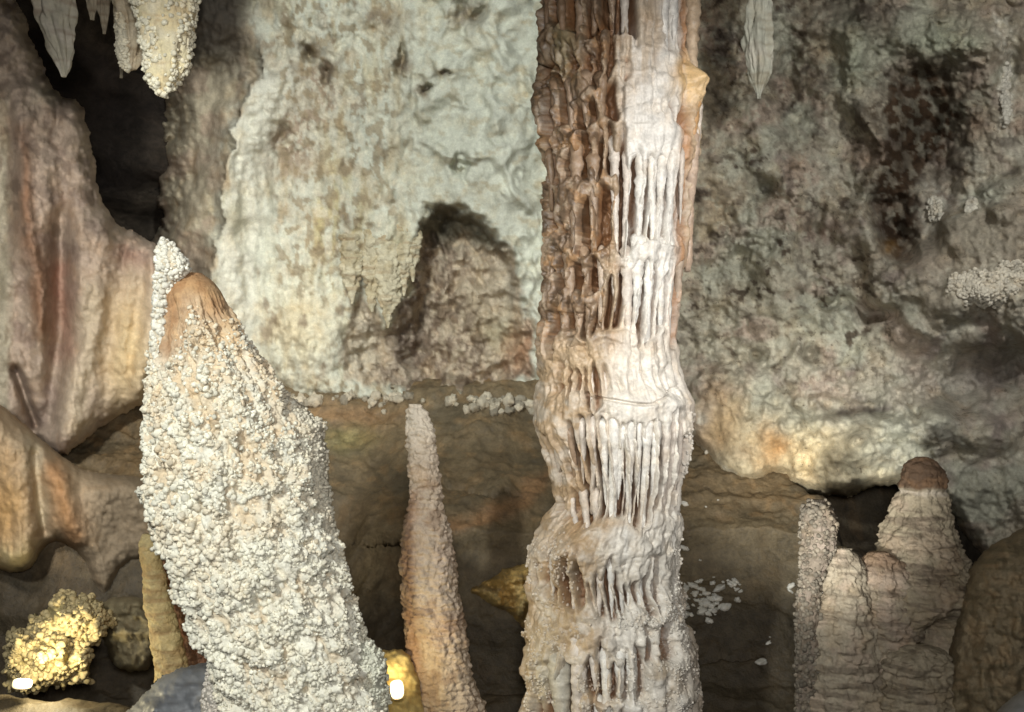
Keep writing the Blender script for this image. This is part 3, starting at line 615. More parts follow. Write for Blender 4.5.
# resample with a custom row list
def col_body():
    t = tt; th = np.linspace(-math.pi, math.pi, nth, endpoint=False)
    T, TH = np.meshgrid(t, th, indexing='ij')
    RAD = np.repeat(col_r(t)[:, None], nth, 1); CX = np.repeat(col_cx(t)[:, None], nth, 1)
    RAD = RAD + col_disp(T, TH, RAD)
    px = CX + RAD * np.sin(TH)
    V = np.stack([(px - 512) * YC / F, YC - RAD * np.cos(TH) * YC / F, Z0 - (T - 356) * YC / F], -1)
    return V, T, TH, px, RAD
V, T, TH, PX, RAD = col_body()
def col_color(PX, T, TH, rel):
    wx = PX + 8 * n2(PX, T, .05, .02, 4, 81); wy = T + 10 * n2(PX, T, .05, .04, 3, 82)
    st = n2(PX, T, .10, .012, 4, 83); bl = n2(PX, T, .05, .05, 4, 84)
    col = np.broadcast_to(np.array([.44, .345, .245]), PX.shape + (3,))
    col = mix(col, [.34, .235, .15], ss(-.05, .4, bl) * .8)
    upper = ss(400, 330, wy)
    kd = n2(PX, T, .12, .07, 5, 85)
    col = mix(col, [.20, .13, .08], ss(612, 580, wx) * upper * .9); col = mix(col, [.36, .215, .11], ss(.05, .3, bl) * upper * ss(612, 590, wx) * .8); col = mix(col, [.11, .075, .05], ss(.12, .26, kd) * ss(616, 590, wx) * ss(480, 380, wy) * .8); col = mix(col, [.42, .33, .24], ss(.14, .28, -kd) * ss(616, 590, wx) * .6)
    col = mix(col, [.50, .43, .34], ss(.1, .3, kd) * ss(360, 420, wy) * .6)
    col = mix(col, [.30, .27, .15], G(wx, wy, 560, 60, 14, 40) * .5)
    col = mix(col, [.68, .655, .61], LM(wx, wy, [(662, -80), (662, 60), (650, 110), (640, 180)], 12) * .95 + ss(606, 622, wx) * ss(684, 664, wx) * ss(70, 130, wy) * ss(380, 300, wy) * .9)
    col = mix(col, [.62, .54, .44], G(wx, wy, 628, 50, 14, 60) * .8)
    col = mix(col, [.42, .20, .08], LM(wx, wy, [(677, -80), (677, 120), (675, 250), (668, 340)], 5) * .8)
    col = mix(col, [.66, .46, .23], G(wx, wy, 686, 95, 18, 24) * 1.3); col = mix(col, [.62, .46, .30], G(wx, wy, 690, 150, 9, 50) * .6)
    low = ss(330, 370, wy)
    col = mix(col, [.68, .645, .585], low * ss(585, 615, wx) * ss(700, 670, wx) * .9)
    col = mix(col, [.62, .57, .50], low * .45)
    col = mix(col, [.40, .29, .18], low * ss(605, 575, wx) * ss(.0, .35, bl + .2) * .9); col = mix(col, [.45, .32, .19], G(wx, wy, 575, 365, 30, 22) * .8)
    col = mix(col, [.40, .26, .13], G(wx, wy, 590, 512, 40, 8) * .7 + .6 * G(wx, wy, 560, 530, 18, 10))
    col = mix(col, [.36, .25, .13], G(wx, wy, 560, 575, 22, 22) * .6 + .7 * G(wx, wy, 650, 655, 18, 24) * ss(-.2, .3, bl))
    col = mix(col, [.42, .41, .33], G(wx, wy, 545, 660, 20, 50) * .6)
    col = mix(col, [.22, .105, .045], ss(-2, -12, rel) * .85)                 # iron stain, with shade painted into the gaps by depth
    col = mix(col, [.70, .675, .63], ss(.2, .5, st) * ss(600, 620, wx) * ss(690, 670, wx) * .5)
    return col
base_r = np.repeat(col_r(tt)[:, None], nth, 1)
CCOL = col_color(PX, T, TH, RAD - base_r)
pillar = thing('cave_column', P(617, 790, YC), 'tall fluted calcite column from floor to ceiling, brown on its left and white down its middle', 'column')
cuts = [-560, 58, 142, 252, 345, 400, 518, 606, 860]
fcol = grid_faces(len(tt), nth, True); frow = fcol.min(1) // nth; fy = tt[frow]
tiers = []
for a, b in zip(cuts[:-1], cuts[1:]):
    ff = fcol[(fy >= a) & (fy < b)] if b < 860 else fcol[fy >= a]
    us = np.unique(ff); rm = np.full(len(tt) * nth, -1); rm[us] = np.arange(len(us))
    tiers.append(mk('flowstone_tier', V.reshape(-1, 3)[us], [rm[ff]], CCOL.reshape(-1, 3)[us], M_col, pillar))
tiers[0]['label'] = 'brown upper tier with dark gaps between its drips'; tiers[5]['label'] = 'tier of long thin white drips'
tiers[4]['label'] = 'smooth pale collar with a crack along its lower edge'

# free-hanging drips on the front of the tiers
def drip(name, x0, y0, y1, r0, r1, parent, colr, x1=None, Ydef=None, lift=1.0, seed=0, bead=.12):
    y0, y1 = y0 - 8 + 3 * math.sin(seed * 2.3), y1 + 16 + 4 * math.sin(seed * 4.1); n, k = max(14, int((y1 - y0) / 2.0)), 14
    t = np.linspace(0, 1, n); py = y0 + (y1 - y0) * t
    x1 = x0 if x1 is None else x1
    px = x0 + (x1 - x0) * t + 1.2 * noise(np.stack([t * 3, 0 * t + seed * 1.7, 0 * t], -1))
    vr = .75 + .5 * abs(math.sin(seed * 5.7)); free = math.sin(seed * 3.3) > .45
    if free: y1 = y0 + (y1 - y0) * (.55 + .3 * abs(math.sin(seed * 7.7))); py = y0 + (y1 - y0) * t
    r = vr * (r0 * 1.45 + (r1 * .8 - r0 * 1.45) * t ** .7) * (np.sqrt(np.clip(1.02 - t ** 3, 0, 1)) if free else 1) * (1 + bead * 1.6 * noise(np.stack([py * .12, 0 * t + seed, 0 * t + 3.3], -1)))
    flare = 1 + .9 * np.exp(-t * (y1 - y0) / 6) + .8 * np.exp(-(1 - t) * (y1 - y0) / 6); r = r * (1 + .22 * np.sin(t * 3.1 + seed) * noise(np.stack([t * 5, 0 * t + seed, 0 * t], -1)))
    th = theta_of(px, py); rr = col_r(py); ln = y1 - y0; ends = np.exp(-t * ln / 9) + (0 if free else np.exp(-(1 - t) * ln / 7))
    r = r * np.sqrt(np.clip(t * ln / 7 + .05, 0, 1))
    Yc = YC - (rr * np.cos(th) - 4.5 - 7 * ends) * YC / F * lift
    a = np.linspace(0, 2 * math.pi, k, endpoint=False)
    R_, A = r[:, None], a[None]
    rough = 1 + .25 * noise(np.stack([np.cos(A) + 0 * R_, np.sin(A) + seed + 0 * R_, py[:, None] * .2 + 0 * A], -1))
    pxx = px[:, None] + R_ * np.cos(A) * rough
    Yv = Yc[:, None] + R_ * np.sin(A) * YC / F * rough
    Vv = np.stack([(pxx - 512) * YC / F, Yv, (Z0 - (py[:, None] - 356) * YC / F) + 0 * A], -1)
    cc = np.asarray(colr) * (1 + .14 * noise(np.stack([pxx * .1, py[:, None] * .05 + 0 * A, 0 * pxx + seed], -1)))[..., None]
    VV, CC, fs = close_caps(Vv, cc, n, k)
    return mk(name, VV, fs, CC, M_col, parent)
for k, (ti, x, y0, y1, r0, r1, cl) in enumerate(DR):
    drip('drip', x, y0, y1, r0, r1, tiers[ti], cl, x1=x + (618 - x) * (.10 if ti == 5 else 0.02) + 2.6 * math.sin(k * 1.9), lift=1.0, seed=k)

# frosted crust on the lower tiers and the right-hand rim of the drips
nc_, ac_ = normals(V); ctr = V.mean(1, keepdims=True); nc_ = np.where(((nc_ * (V - ctr)).sum(-1, keepdims=True) < 0), -nc_, nc_)
for ti, n, msk in ((7, 2600, G(PX, T, 672, 680, 22, 42) + .9 * G(PX, T, 540, 670, 18, 46) + .35 * (T < 714)), (6, 1500, G(PX, T, 640, 602, 60, 10) + .8 * G(PX, T, 545, 560, 16, 26) + .5 * G(PX, T, 670, 560, 9, 40)), (5, 500, G(PX, T, 684, 470, 6, 40))):
    lo, hi = cuts[ti], min(cuts[ti + 1], 730)
    w_ = msk * (T > lo) * (T < hi) * (np.cos(TH) > -.1) * ss(-.25, .25, n2(PX, T, .05, .05, 3, 88))
    p_, nn, k = pick(V, nc_, ac_, w_, n); rad = .0028 + .0062 * rng.random(n) ** 2.2
    crust('coral_crust', p_ - nn * rad[:, None] * .1, nn, rad, CCOL.reshape(-1, 3)[k] * .6 + np.array([.66, .63, .57]) * .4, M_coral, tiers[ti], stretch=1.15)

# ================================================================== BIG CORAL STALAGMITE
YB = 4.0
BR0 = [(273, 184, 200), (280, 172, 212), (292, 163, 221), (310, 156, 232), (330, 152, 243), (360, 149, 262), (390, 147, 280), (410, 147, 291), (440, 147, 304), (480, 149, 312), (520, 156, 326), (560, 168, 338), (600, 182, 352), (640, 198, 364), (680, 216, 376), (712, 231, 386), (780, 262, 405), (860, 288, 425)]
BR = [(a, b + (9 if a > 300 else 0), c - (5 if a > 300 else 0)) for a, b, c in BR0]
def clumpf(T, TH): return fbm(np.stack([np.sin(TH) * 4.6 - T * .006, np.cos(TH) * 4.6, T * .034], -1), 3, seed=14)
def cellf(T, TH):
    q = np.stack([np.sin(TH) * 5.2 - T * .010, np.cos(TH) * 5.2, T * .045], -1)
    q = q + .5 * np.stack([fbm(q * .9, 3, seed=31), fbm(q * .9, 3, seed=32), fbm(q * .9, 3, seed=33)], -1)
    return worley(q, 6)
BARE = [(172, 256), (214, 258), (234, 298), (230, 322), (208, 318), (201, 302), (196, 326), (190, 352), (178, 370), (168, 348), (160, 300)]
def baref(px, T, TH, w=8):                  # 1 where coral has grown, 0 on the bare orange skin
    wx = px + 9 * n2(px, T, .07, .05, 4, 94); wy = T + 9 * n2(px, T, .07, .05, 4, 95)
    m = 1 - ss(-w, w, poly_sd(wx, wy, BARE))
    return np.where(np.cos(TH) > -.2, m, ss(285, 330, T))
def coralf(T, TH, R):
    p = np.stack([np.sin(TH) * R, np.cos(TH) * R, T], -1)
    p = p + 3 * np.stack([fbm(p * .08, 2, seed=41), fbm(p * .08, 2, seed=42), fbm(p * .08, 2, seed=43)], -1)
    big_ = np.sqrt(np.clip(1 - (worley(p * .085, 21) / .75) ** 2, 0, 1)); sm = np.sqrt(np.clip(1 - (worley(p * .17, 22) / .75) ** 2, 0, 1))
    return big_, sm
def PXC(T): r_ = np.array(BR); return np.interp(T, r_[:, 0], (r_[:, 1] + r_[:, 2]) / 2)
def bdisp(T, TH, R):
    p = np.stack([np.sin(TH) * R, np.cos(TH) * R, T], -1)
    w = worley(np.stack([p[..., 0] * .045, p[..., 1] * .045, T * .035], -1), 4)
    rill = fbm(np.stack([TH * 2.4 - T * .004, T * .006, 0 * T], -1), 3, seed=5)
    return ss(285, 340, T) * (5 * (.5 - w) + 7 * rill + 8 * np.clip(clumpf(T, TH), -.5, .5) + 17 * (.5 - cellf(T, TH)))\
        + baref(PXC(T) + R * np.sin(TH), T, TH) * (lambda c: 3.0 * c[0] + 3.0 * c[1])(coralf(T, TH, R)) + 4 * fbm(p * .02, 3, seed=8) * ss(275, 320, T)
Vb, Tb, THb, PXb = body_rows(BR, YB, 640, 520, flat=.85, disp=bdisp)
def bcol(px, py, TH):
    wx = px + 8 * n2(px, py, .06, .04, 3, 91); wy = py + 8 * n2(px, py, .06, .04, 3, 92); bl = n2(px, py, .05, .05, 4, 93)
    col = np.broadcast_to(np.array([.66, .645, .555]), px.shape + (3,))
    col = mix(col, [.60, .50, .36], ss(-.05, .4, n2(px, py, .03, .02, 4, 96)) * ss(660, 420, wy) * .8)
    col = mix(col, [.58, .43, .26], ss(.1, .3, n2(px, py, .06, .04, 4, 97)) * ss(600, 400, wy) * .6)
    col = mix(col, [.56, .40, .23], ss(430, 320, wy + .3 * np.abs(wx - 215)) * .55)
    col = mix(col, [.55, .45, .31], ss(.55, .85, cellf(py, TH)) * .7)
    sk = mix(np.broadcast_to(np.array([.34, .20, .10]), px.shape + (3,)), [.43, .27, .14], ss(.0, .4, bl)); sk = mix(sk, [.28, .15, .07], ss(.1, .4, -bl) * .6)
    return mix(col, sk, 1 - baref(px, py, TH, 18))
big = thing('coral_stalagmite', P(345, 850, YB), 'thick leaning stalagmite crusted with white cave coral, bare orange near its tip', 'stalagmite')
VV, CC, fs = close_caps(Vb, bcol(PXb, Tb, THb), *Tb.shape)
mk('core', VV, fs, CC, M_core, big)
nb, ab = normals(Vb)
ctr = Vb.mean(1, keepdims=True); flip = ((nb * (Vb - ctr)).sum(-1, keepdims=True) < 0); nb = np.where(flip, -nb, nb)
bare = baref(PXb, Tb, THb, 3)
clump = clumpf(Tb, THb)
front = np.where(np.cos(THb) > -.25, 1., .3)
cell = cellf(Tb, THb); hole = ss(-.4, -.1, clump) * ss(.80, .58, cell)
wgt = bare * front * (.05 + .95 * hole)
n = 15000
p, nn, k = pick(Vb, nb, ab, wgt, n)
cl = clump.ravel()[k]; py = Tb.ravel()[k]; pxk = PXb.ravel()[k]
size = np.interp(py, [280, 330, 400, 480, 640, 720], [.6, .75, .95, 1.15, 1.0, .9]) * np.interp(pxk - np.interp(py, [r[0] for r in BR], [r[1] for r in BR]), [0, 60, 120, 170], [1.1, 1.1, .8, .7])
rad = (.0042 + .0088 * rng.random(n) ** 2.4) * size
cc = mix(np.broadcast_to(np.array([.69, .67, .565]), (n, 3)), [.62, .50, .34], ss(-.05, .35, n2(pxk, py, .03, .025, 3, 96)) * ss(640, 420, py) * .6)
cc = mix(cc, [.58, .38, .18], ss(.6, .9, rng.random(n)) * ss(420, 330, py) * .6) * rng.uniform(.78, 1.12, (n, 1))
crust('coral_crust', p + nn * (-rad * .1 + .012 * np.maximum(cl, 0))[:, None], nn, rad, cc, M_coral, big, stretch=1.25)
# knobbly coral spire beside the tip
KR = [(240, 163, 167), (246, 159, 173), (254, 158, 180), (262, 157, 186), (268, 157, 190), (274, 157, 183), (285, 156, 175), (300, 155, 166), (330, 153, 164), (360, 152, 164), (400, 152, 168)]
Vk, Tk, THk, PXk = body_rows(KR, YB - .06, 120, 60, flat=.9)
sp = thing_part = None
VV, CC, fs = close_caps(Vk, np.broadcast_to(np.array([.50, .44, .34]), Vk.shape), *Tk.shape)
spire = mk('coral_spire', VV, fs, CC, M_coral, big)
nk, ak = normals(Vk); ctr = Vk.mean(1, keepdims=True); nk = np.where(((nk * (Vk - ctr)).sum(-1, keepdims=True) < 0), -nk, nk)
p, nn, k = pick(Vk, nk, ak, np.ones_like(ak), 900); rad = .0045 + .009 * rng.random(900) ** 2
crust('nodule_crust', p, nn, rad, np.array([.66, .64, .56]) * rng.uniform(.85, 1.12, (900, 1)), M_coral, spire, stretch=1.2)
# side lobe on its right flank and the foot at lower left
def lobe(name, poly, Y, thick, R, col, n, rr, parent):
    o, inf = relief(name, poly, lambda a, b: np.full_like(a, Y), thick, R, lambda a, b: np.broadcast_to(np.asarray(col) * .8, a.shape + (3,)) * (1 + .2 * n2(a, b, .06, .06, 3, 3))[..., None], M_coral, parent=parent, step=1.6, edge=3, rear=thick, disp=lambda a, b: .03 * n2(a, b, .05, .05, 4, 7))
    Vl = inf['V']; nl, al = normals(Vl, False); nl = np.where(nl[..., 1:2] > 0, -nl, nl)
    p, nn, k = pick(Vl, nl, np.ones_like(al), inf['keep'] * 1., n); rad = rng.uniform(*rr, n)
    crust('nodule_crust', p, nn, rad, np.asarray(col) * rng.uniform(.85, 1.12, (n, 1)), M_coral, o, stretch=1.2)
    return o
lobe('side_lobe', [(282, 395), (300, 402), (318, 418), (327, 424), (322, 436), (329, 450), (329, 480), (335, 520), (346, 580), (310, 600), (285, 500)], 3.98, .16, 26, [.60, .56, .46], 1500, (.004, .009), big)
lobe('side_lobe', [(330, 600), (352, 612), (362, 636), (376, 644), (388, 656), (386, 690), (390, 760), (330, 770)], 3.92, .14, 22, [.60, .60, .50], 1100, (.004, .009), big)
lobe('side_lobe', [(133, 489), (146, 487), (164, 494), (176, 530), (164, 545), (150, 514), (140, 500)], 4.0, .08, 14, [.62, .60, .51], 260, (.004, .008), big)
lobe('foot', [(212, 655), (236, 668), (262, 712), (280, 780), (206, 800), (200, 700), (204, 678)], 4.08, .16, 22, [.58, .54, .48], 900, (.004, .008), big)

# ================================================================== STALAGMITES (smooth bodies)
def stalag(name, rows, Y, label, cat, mat, colfn, disp, parts, group=None, nrow=260, nth=150, flat=.9, dy=0.):
    V, T, TH, PX = body_rows(rows, Y, nrow, nth, flat=flat, disp=disp, dy=dy)
    col = colfn(PX, T); VV, CC, fs = close_caps(V, col, nrow, nth)
    r = rows[-1]; base = P((r[1] + r[2]) / 2, r[0], Y + dy * (rows[-1][0] - rows[0][0]))
    if len(parts) == 1:
        o = mk(name, VV, fs, CC, mat, base=base); tag(o, label, cat, group)
        return o, V, T, TH, PX
    o = thing(name, base, label, cat, group); f, t1, t2 = fs; fy = T[:, 0][f.min(1) // nth]
    lo = -1e9
    for (pn, hi, lab) in parts:
        m = (fy >= lo) & (fy < hi); ff = f[m]
        tri = ([t1] if lo < -1e8 else []) + ([t2] if hi > 1e8 else [])
        us = np.unique(np.concatenate([ff.ravel()] + [x.ravel() for x in tri])); rm = np.full(len(VV), -1); rm[us] = np.arange(len(us))
        c = mk(pn, VV[us], [rm[ff]] + [rm[x] for x in tri], CC[us], mat, o)
        if lab: c['label'] = lab
        lo = hi
    return o, V, T, TH, PX
def sdisp(a1, a2, rib, sp, seed):
    def f(T, TH, R):
        p = np.stack([np.sin(TH) * R, np.cos(TH) * R, T], -1)
        ph = T + 5 * fbm(p * .04, 2, seed=seed)
        w = worley(p * .14, seed)
        return a1 * fbm(p * .03, 3, seed=seed) + a2 * fbm(p * .12, 3, seed=seed + 1) + rib * (np.abs(np.sin(ph * math.pi / sp)) - .5) + a2 * 1.2 * (.5 - w)
    return f
def c_small(px, py):
    wx = px + 6 * n2(px, py, .08, .05, 3, 101); wy = py + 6 * n2(px, py, .08, .05, 3, 102); bl = n2(px, py, .06, .06, 4, 103)
    col = np.broadcast_to(np.array([.40, .325, .25]), px.shape + (3,))
    col = mix(col, [.30, .22, .155], ss(0, .4, bl)); col = mix(col, [.56, .50, .41], ss(470, 420, wy) * .8)
    col = mix(col, [.30, .185, .12], LM(wx, wy, [(412, 500), (408, 570), (416, 690)], 9) * .8 + .6 * G(wx, wy, 450, 620, 20, 14)); col = mix(col, [.50, .40, .32], G(wx, wy, 445, 560, 12, 40) * .6)
    return col
SR = [(404, 411, 417), (410, 407, 424), (425, 406, 432), (450, 408, 437), (480, 410, 440), (510, 409, 444), (530, 404, 451), (560, 400, 456), (590, 402, 458), (620, 404, 463), (660, 408, 469), (690, 411, 478), (712, 414, 486), (770, 414, 500), (800, 412, 506)]
stalag('slender_stalagmite', SR, 5.0, 'slender brown stalagmite with a pale tip, between the coral-covered stalagmite and the column', 'stalagmite', M_small, c_small, sdisp(2.6, 2.6, 1.3, 6, 31),
       [('tip', 440, 'pale tip'), ('shaft', 1e9, None)], nrow=420, nth=160)

def c_lay(seed, c0, c1, c2):
    def f(px, py):
        bl = n2(px, py, .05, .05, 4, seed); ly = n2(px, py, .02, .16, 4, seed + 1)
        col = np.broadcast_to(np.array(c0), px.shape + (3,))
        col = mix(col, c1, ss(-.05, .4, bl)); return mix(col, c2, ss(.05, .45, ly) * .8)
    return f
base_lay = c_lay(110, [.33, .28, .20], [.37, .30, .22], [.16, .125, .09])
def c_cap(px, py):
    col = base_lay(px, py); wy = py + 3 * n2(px, py, .08, .08, 3, 113)
    col = mix(col, [.10, .062, .038], ss(490, 484, wy)); col = mix(col, [.17, .10, .055], ss(490, 484, wy) * ss(-.1, .3, n2(px, py, .07, .07, 3, 114)) * .8)
    col = mix(col, [.50, .44, .36], np.exp(-((wy - 491) / 2.5) ** 2) * .8)
    return col
RG = 'stalagmites clustered under the right rock overhang'
def main_d(T, TH, R):
    px = 918 + R * np.sin(TH)
    return sdisp(6, 4, 1.6, 8, 41)(T, TH, R) * (.55 + .45 * ss(480, 530, T)) - 60 * G(px, T, 928, 630, 22, 20) * (np.cos(TH) > 0) + 9 * G(px, T, 900, 600, 30, 18) - 3 * np.exp(-((T - 491) / 2.5) ** 2)
stalag('layered_stalagmite', [(457, 917, 927), (461, 909, 937), (470, 904, 943), (484, 902, 945), (492, 900, 945), (510, 894, 948), (540, 884, 956), (580, 866, 972), (610, 858, 976), (640, 854, 972), (680, 852, 968), (712, 850, 966), (800, 840, 970)], 5.65,
       'tallest stalagmite of the right cluster, with a dark reddish rounded cap', 'stalagmite', M_right_s, c_cap, main_d, [('cap', 489, 'dark reddish cap'), ('body', 1e9, None)], RG, nrow=420, nth=240)
stalag('layered_stalagmite', [(548, 836, 848), (554, 829, 856), (570, 822, 864), (600, 816, 872), (640, 808, 880), (680, 802, 888), (712, 800, 894), (800, 790, 900)], 5.5,
       'blunt pale stalagmite between the knobbly spike and the red-capped stalagmite', 'stalagmite', M_right_s, c_lay(120, [.36, .31, .235], [.40, .325, .25], [.19, .155, .115]), sdisp(5, 3.4, 1.4, 8, 43), [('b', 1e9, None)], RG, nrow=320, nth=200)
stalag('layered_stalagmite', [(552, 874, 886), (558, 867, 898), (572, 862, 907), (600, 856, 916), (650, 850, 922), (712, 846, 926), (800, 838, 930)], 5.52,
       'rounded brown-topped stalagmite leaning on the front of the red-capped one', 'stalagmite', M_right_s, lambda px, py: mix(c_lay(125, [.35, .295, .22], [.40, .32, .25], [.18, .145, .11])(px, py), [.20, .125, .075], ss(580, 555, py) * .8), sdisp(5, 3.4, 1.5, 8, 44), [('b', 1e9, None)], RG, nrow=320, nth=200)
stalag('layered_stalagmite', [(645, 908, 926), (650, 896, 942), (662, 884, 950), (690, 876, 956), (712, 870, 960), (800, 860, 966)], 5.35,
       'low ribbed stalagmite in front of the small black hollow', 'stalagmite', M_right_s, c_lay(130, [.36, .31, .225], [.40, .335, .25], [.17, .14, .10]), sdisp(5, 3.2, 3.0, 11, 45), [('b', 1e9, None)], RG)
ks, Vq, Tq, THq, PXq = stalag('knobbly_stalagmite', [(500, 812, 822), (506, 804, 832), (520, 801, 836), (545, 803, 834), (570, 800, 824), (600, 798, 818), (640, 797, 818), (680, 797, 822), (712, 797, 826), (800, 795, 832)], 5.45,
       'thin dark knobbly spike at the left end of the right cluster', 'stalagmite', M_right_s, c_lay(135, [.20, .165, .13], [.27, .22, .18], [.12, .10, .07]), sdisp(3, 2.4, .5, 9, 47), [('body', 2000, None), ('x', 1e9, None)][:1], RG)
nq, aq = normals(Vq); ctr = Vq.mean(1, keepdims=True); nq = np.where(((nq * (Vq - ctr)).sum(-1, keepdims=True) < 0), -nq, nq)
p, nn, k = pick(Vq, nq, aq, np.where(Tq < 720, 1., 0) * np.where(np.sin(THq) < .3, 1, .45), 1000); rad = rng.uniform(.005, .015, 1000)
crust('coral_crust', p, nn, rad, np.array([.19, .165, .13]) * rng.uniform(.6, 1.4, (1000, 1)), M_coral, ks, stretch=1.2)
# rear yellowish pair at left
stalag('yellow_stalagmite', [(534, 143, 151), (540, 140, 156), (560, 140, 160), (590, 143, 168), (620, 148, 177), (655, 154, 184), (700, 154, 194), (760, 150, 200)], 5.3,
       'small yellowish stalagmite standing behind the left foot of the coral-covered stalagmite', 'stalagmite', M_small, c_lay(140, [.50, .40, .20], [.42, .31, .15], [.36, .24, .11]), sdisp(3, 1.4, .6, 9, 51), [('b', 1e9, None)])
stalag('reddish_stalagmite', [(560, 160, 172), (580, 160, 184), (610, 164, 196), (650, 170, 206), (700, 172, 214), (760, 170, 222)], 5.6,
       'reddish brown stalagmite tucked between the yellowish one and the coral-covered one', 'stalagmite', M_small, c_lay(145, [.30, .15, .09], [.26, .15, .10], [.18, .10, .06]), sdisp(3, 1.4, .6, 9, 53), [('b', 1e9, None)])

# ================================================================== STALACTITES
def stalac(name, rows, Y, label, mat, colfn, disp, n=0, rr=None, ccol=None, group=None, mask=None, ribs=0):
    V, T, TH, PX = body_rows(rows, Y, 220, 120, flat=.8, disp=disp)
    base = P((rows[0][1] + rows[0][2]) / 2, rows[0][0], Y)
    VV, CC, fs = close_caps(V, colfn(PX, T), 220, 120)
    if n:
        o = thing(name, base, label, 'stalactite', group); mk('core', VV, fs, CC, mat, o)
        nq, aq = normals(V); ctr = V.mean(1, keepdims=True); nq = np.where(((nq * (V - ctr)).sum(-1, keepdims=True) < 0), -nq, nq)
        w = np.ones_like(aq) if mask is None else mask(PX, T, TH)
        p, nn, k = pick(V, nq, aq, w, n); rad = rng.uniform(*rr, n)
        crust('coral_crust', p, nn, rad, np.asarray(ccol) * rng.uniform(.85, 1.15, (n, 1)), M_coral, o, stretch=1.25)
    else:
        o = mk(name, VV, fs, CC, mat, base=base); tag(o, label, 'stalactite', group)
    return o
def fl(a, k, seed):
    return lambda T, TH, R: np.minimum(1, R / 12) * (6 * fbm(np.stack([np.sin(TH) * 1.6, np.cos(TH) * 1.6, T * .03], -1), 4, seed=seed + 3) + 3 * (.5 - worley(np.stack([np.sin(TH) * R * .12, np.cos(TH) * R * .12, T * .05], -1), seed))) + .7 * a * (np.abs(np.sin(TH * k + 2 * fbm(np.stack([T * .02, TH * .5, 0 * T], -1), 2, seed=seed))) - .5) * np.minimum(1, R / 10) + 2.0 * fbm(np.stack([np.sin(TH) * 2, np.cos(TH) * 2, T * .04], -1), 3, seed=seed)
stalac('coral_stalactite', [(-420, 80, 240), (-200, 112, 205), (-60, 122, 196), (0, 132, 194), (25, 140, 193), (50, 146, 189), (70, 147, 185), (82, 149, 178), (90, 155, 170), (95, 160, 164)], 4.4,
       'broad cream stalactite with white coral along its edges, top left', M_core, c_lay(150, [.66, .58, .38], [.70, .63, .46], [.58, .46, .28]), fl(3, 3, 61), 1500, (.006, .014), [.72, .68, .54],
       mask=lambda px, T, TH: np.where(T > -80, .12 + 1.6 * G(np.abs(np.sin(TH)), T * 0, 1, 0, .45, 1) + 1.2 * G(px, T, 152, 60, 9, 60), .02))
stalac('coral_stalactite', [(-420, 60, 180), (-200, 84, 160), (-60, 100, 156), (0, 113, 152), (25, 118, 148), (45, 121, 145), (60, 123, 142), (67, 126, 138), (70, 129, 134)], 4.62,
       'short pale brown stalactite with a coral-dotted edge, close behind the broad cream one', M_core, c_lay(155, [.50, .43, .31], [.56, .48, .36], [.34, .26, .17]), fl(5, 3, 63), 420, (.006, .012), [.66, .61, .48],
       mask=lambda px, T, TH: np.where(T > -80, 1.5 * G(px, T, 124, 50, 6, 26), 0) * (np.cos(TH) > -.2) * (G(px, T, 124, 50, 6, 26) > .15))
stalac('stalactite', [(-420, 0, 130), (-200, 20, 100), (-60, 28, 85), (0, 35, 73), (25, 40, 73), (45, 50, 72), (60, 56, 70), (70, 60, 68), (77, 62, 65)], 4.7,
       'narrow pale grey stalactite nearest the top left corner', M_curtain, c_lay(160, [.48, .45, .36], [.54, .50, .42], [.34, .28, .22]), fl(5, 3, 65))
for k, (x, y1, w) in enumerate(((92, 20, 7), (104, 34, 6), (121, 78, 4))):
    stalac('stalactite', [(-420, x - 5 * w, x + 4 * w), (-100, x - 2 * w, x + 2 * w), (0, x - w, x + w), (y1 * .6, x - w * .45, x + w * .55), (y1, x - .6, x + 1.0)], 4.95,
           ['stubby thin stalactite beside the narrow pale grey one', 'thin brownish stalactite between the grey one and the coral-edged ones', 'needle-thin dark stalactite hanging lowest behind the coral-edged ones'][k], M_curtain, c_lay(165 + k, [.38, .33, .25], [.42, .36, .27], [.22, .17, .12]), fl(1.5, 2, 66 + k))
stalac('stalactite', [(-420, 690, 820), (-150, 728, 790), (0, 748, 769), (20, 745, 771), (45, 744, 771), (60, 747, 770), (75, 750, 769), (85, 753, 765), (92, 756, 761), (99, 758, 760)], 6.3,
       'lone pale stalactite against the dark rock right of the column', M_curtain, c_lay(170, [.44, .44, .37], [.50, .48, .41], [.30, .28, .22]), fl(4, 3, 69))
# small drips fringing the pale wall
for k, (x, y0, y1, w) in enumerate(((388, 250, 328, 11), (372, 250, 312, 8), (404, 245, 296, 8), (352, 255, 304, 9), (413, 235, 282, 6))):
    stalac('wall_stalactite', [(y0 - 20, x - w * 1.2, x + w * 1.2), (y0 + .4 * (y1 - y0), x - w * 1.25, x + w * 1.25), (y1 - 22, x - w * .8, x + w * .75), (y1 - 8, x - w * .35, x + w * .35), (y1, x - 1.2, x + 1.2)], 7.68,
           ['longest pointed stalactite fringing the hollow in the pale wall', 'second stalactite left of the hollow in the pale wall, beside the longest', 'yellowish stalactite just right of the longest in the wall fringe', 'leftmost stub of the fringe under the pale wall', 'small stub of the wall fringe touching the arched hollow'][k],
           M_wall, c_lay(180 + k, [.50, .46, .34], [.44, .385, .26], [.36, .29, .19]), lambda T, TH, R, k=k: sdisp(4, 4, 0, 9, 70 + k)(T, TH, R) * np.minimum(1, R / 6), group='drips fringing the pale wall')

